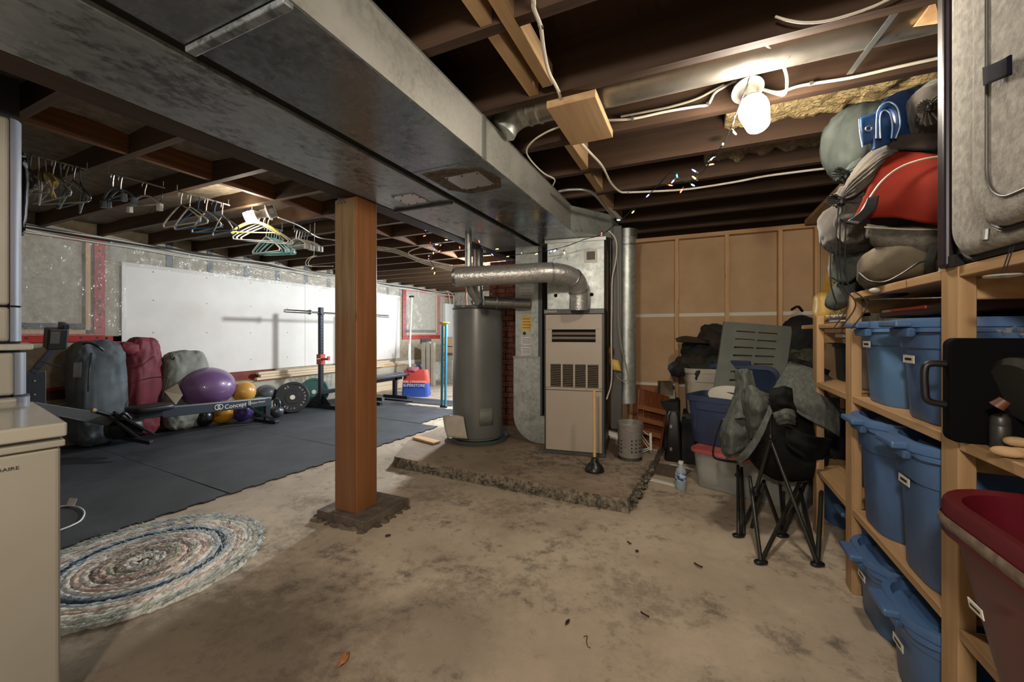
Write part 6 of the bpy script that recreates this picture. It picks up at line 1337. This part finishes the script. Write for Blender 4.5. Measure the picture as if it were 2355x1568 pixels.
cable('white cable loop drooping beside the bulb fixture', [at(1757, 98, Y=1.9), at(1790, 130, Y=1.95), at(1808, 170, Y=2.05), at(1809, 205, Y=2.12), at(1800, 218, Y=2.15), at(1775, 212, Y=2.17), at(1750, 204, Y=2.18)], M_wire, .0065)
cable('white cable hanging along the face of the nearest joist', [at(a, b, Y=1.69) for a, b in [(1783, 38), (1810, 46), (1850, 52), (1900, 48), (1960, 32), (2010, 14), (2040, 0), (2080, -20)]], M_wire, .0045)
cable('thin white cable looping out beside the trunk duct', [at(a, b, Z=2.27) for a, b in [(1290, 290), (1255, 305), (1225, 325), (1211, 347), (1222, 370), (1250, 398), (1275, 412), (1272, 426)]], M_wire, .005)
cable('flexible metal conduit arching above the end of the trunk duct', [at(a, b, Z=2.2) for a, b in [(1285, 440), (1310, 436), (1345, 437), (1370, 450), (1395, 480), (1412, 500)]], M_strap, .010)
cable('grey pipe running diagonally down to the round riser', [at(1372, 440, D=3.3), at(1395, 470, D=3.5), at(1425, 503, D=3.7)], M_wired, .02)
cable('white cable hanging down the side of furnace to the valve', [at(a, b, D=3.66) for a, b in [(1330, 505), (1370, 515), (1405, 535), (1418, 560), (1416, 600), (1408, 640), (1407, 700), (1406, 780), (1407, 850), (1405, 885), (1395, 918)]], M_wire, .006)
cable('dark cord looping at the bottom of the round air pipe', [at(a, b, D=3.72) for a, b in [(1418, 560), (1422, 640), (1423, 740), (1430, 800), (1441, 850), (1444, 870), (1436, 877), (1420, 868), (1414, 850)]], M_wired, .005)
for j, dz in enumerate((0, .015, .03)):
    cable(('lowest', 'middle', 'upper')[j]+' of the pale cables sagging from behind the post to the flue pipe', [at(a, b-4*j, D=d) for a, b, d in [(868, 575, 4.6), (905, 580, 4.5), (940, 592, 4.4), (975, 606, 4.2), (1010, 614, 4.0), (1038, 622, 3.7)]], M_wire, .006)
cable('thin pale cable looping above the flue by the string lights', [at(a, b, D=3.9) for a, b in [(1010, 562), (970, 568), (940, 580), (955, 592), (1000, 602), (1040, 610)]], M_wire, .005)
cable('white cable under the left joists running behind the hangers', [at(a, b, Z=2.24) for a, b in [(640, 500), (690, 520), (730, 545), (770, 552), (800, 560)]], M_wire, .006)
cable('bare wires running along the underside of the wooden beam', [(-2.10, .9, 2.27), (-2.12, 1.3, 2.26), (-2.13, 1.6, 2.25), (-2.11, 1.95, 2.27)], M_wired, .006)
# ================================================================ STRING LIGHTS
cols = {'r': (1, .08, .03), 'g': (.05, .9, .55), 'b': (.12, .14, 1), 'y': (1, .55, .1), 't': (.25, .95, .9), 'w': (.6, .85, 1)}
EM = {k: emit('fairy_'+k, c, 3.0) for k, c in cols.items()}
nmc = {'r': 'red', 'g': 'green', 'b': 'blue', 'y': 'amber', 't': 'teal', 'w': 'pale'}
def lights(lab, path, bulbs):
    t = thing('string_lights', lab, 'fairy lights', path[0]); obj('cord', MB().tube(curve(path, 6), .0022, 6), M_wireb, t)
    obj('cord', MB().tube([p+Vector((.004*math.sin(i*.9), .002, .004*math.cos(i*.9))) for i, p in enumerate(curve(path, 6))], .0016, 5), M_wireb, t)
    rr = random.Random(len(bulbs))
    for p, c in bulbs:
        d = Vector((rr.uniform(-1, 1), rr.uniform(-.6, .6), rr.uniform(-1, .5))).normalized()
        s_ = obj('socket', MB().tube([p, p+d*.014], .0045, 8), pm('socket_green', '173524', rough=.5), t)
        obj('bulb', MB().tube([p+d*.014, p+d*.017, p+d*.034, p+d*.040], [.003, .0042, .0035, .0008], 8), EM[c], t, label=nmc[c]+' fairy light')
dp = [(1753, -20, 1.5), (1757, 20, 1.52), (1762, 50, 1.55), (1755, 78, 1.6), (1745, 115, 1.66), (1730, 160, 1.72), (1718, 195, 1.76), (1705, 230, 1.78), (1690, 270, 1.8), (1678, 300, 1.85), (1660, 335, 1.95), (1640, 365, 2.05), (1612, 398, 2.15), (1580, 418, 2.3), (1556, 405, 2.35), (1540, 398, 2.4), (1500, 440, 2.6), (1460, 478, 2.8), (1425, 508, 3.0), (1400, 528, 3.1), (1380, 540, 3.2), (1340, 552, 3.35), (1280, 572, 3.5), (1210, 583, 3.6), (1150, 588, 3.6), (1110, 572, 3.6), (1060, 574, 3.7), (1020, 560, 3.8), (985, 545, 3.8), (975, 530, 3.8)]
path = [at(a, b, D=d) for a, b, d in dp]
bl = [(1755, 5, 1.52, 'g'), (1783, 33, 1.55, 'r'), (1748, 56, 1.55, 'b'), (1790, 62, 1.57, 'y'), (1768, 108, 1.64, 't'), (1683, 298, 1.82, 'w'), (1662, 334, 1.93, 't'), (1628, 372, 2.1, 'w'), (1623, 380, 2.1, 'r'), (1605, 398, 2.15, 'b'), (1604, 415, 2.2, 'y'), (1587, 422, 2.25, 't'), (1572, 430, 2.3, 'r'), (1556, 398, 2.35, 'g'), (1553, 410, 2.35, 'b'), (1532, 424, 2.45, 'r'), (1496, 444, 2.6, 'b'), (1460, 483, 2.8, 'y'), (1430, 506, 3.0, 't'), (1385, 531, 3.2, 'r'), (1296, 575, 3.45, 'y'), (1282, 573, 3.45, 'w'), (1264, 582, 3.5, 'b'), (1240, 581, 3.5, 'y'), (1202, 581, 3.55, 't'), (1174, 588, 3.6, 'y'), (1150, 572, 3.6, 'y'), (1128, 582, 3.6, 'b'), (1104, 561, 3.6, 'r'), (1075, 570, 3.6, 't'), (1057, 563, 3.65, 'r'), (1033, 552, 3.7, 'y'), (1013, 541, 3.75, 'b')]
lights('multicoloured fairy lights draped from the joists over the furnace ducts', path, [(at(a, b, D=d), c) for a, b, d, c in bl])
pt2 = [at(a, b, D=3.85) for a, b in [(972, 522), (978, 535), (985, 548), (993, 560), (1003, 568), (1010, 570), (1000, 575), (992, 585), (990, 600), (997, 612), (1000, 622)]]
bl2 = [(976, 528, 'b'), (982, 540, 'r'), (992, 556, 'r'), (998, 562, 'w'), (1003, 570, 'b'), (1011, 566, 'r'), (1014, 574, 'r'), (996, 575, 'y'), (989, 586, 'r'), (988, 597, 'b'), (999, 612, 'y'), (1001, 622, 'y')]
lights('tangled end of fairy lights hanging left of the water heater flue', pt2, [(at(a, b, D=3.85), c) for a, b, c in bl2])
# ================================================================ FLOOR DEBRIS
def leaf(lab, px_, py_, L, W, rz, m, curl=.008):
    c = at(px_, py_, Z=.004); G = []
    for i in range(7):
        t = i/6; w_ = W*math.sin(PI*min(.97, max(.03, t)))**.8/2; G.append([(L*(t-.5), -w_, .004+curl*(2*t-1)**2), (L*(t-.5), 0, .002), (L*(t-.5), w_, .004+curl)])
    M = rotz(rz); o_ = obj('leaf', MB().patch([[c+M @ Vector(p) for p in r] for r in G], 10), m, solid=.001); return tag(o_, lab, 'leaf')
M_leaf = pm('dry_leaf', '9a5f33', 'b37a4c', sc=30, rough=.7); M_leafd = pm('dark_leaf', '2e1e14', '4a3220', sc=30, rough=.8)
leaf('curled pale brown leaf on the floor near the bottom edge', 790, 1520, .062, .026, 1.9, M_leaf)
leaf('small dark brown leaf on floor just below the post pad', 892, 1234, .03, .014, .8, M_leafd)
leaf('dark curled leaf scrap on floor left of camping chair', 1447, 1250, .03, .018, 2.5, M_leafd)
leaf('dark leaf scrap on the floor before the camping chair', 1606, 1302, .045, .018, 2.6, M_leafd)
leaf('tiny dark twig-like scrap near centre of the floor', 1305, 1434, .03, .010, 1.3, M_leafd)
leaf('thin black sliver on the floor right of centre', 1483, 1416, .04, .006, 2.7, M_leafd)
leaf('small dark crumb pair right of the slab on the floor', 1465, 1270, .016, .012, .3, M_leafd)
tw = thing('twig', 'curved thin dark twig on the floor near the bottom centre', 'twig', at(1350, 1475, Z=.005)); obj('stem', MB().tube(curve([at(a, b, Z=.006) for a, b in [(1342, 1464), (1350, 1462), (1349, 1475), (1352, 1486), (1358, 1490)]]), .0015, 5), M_leafd, tw)
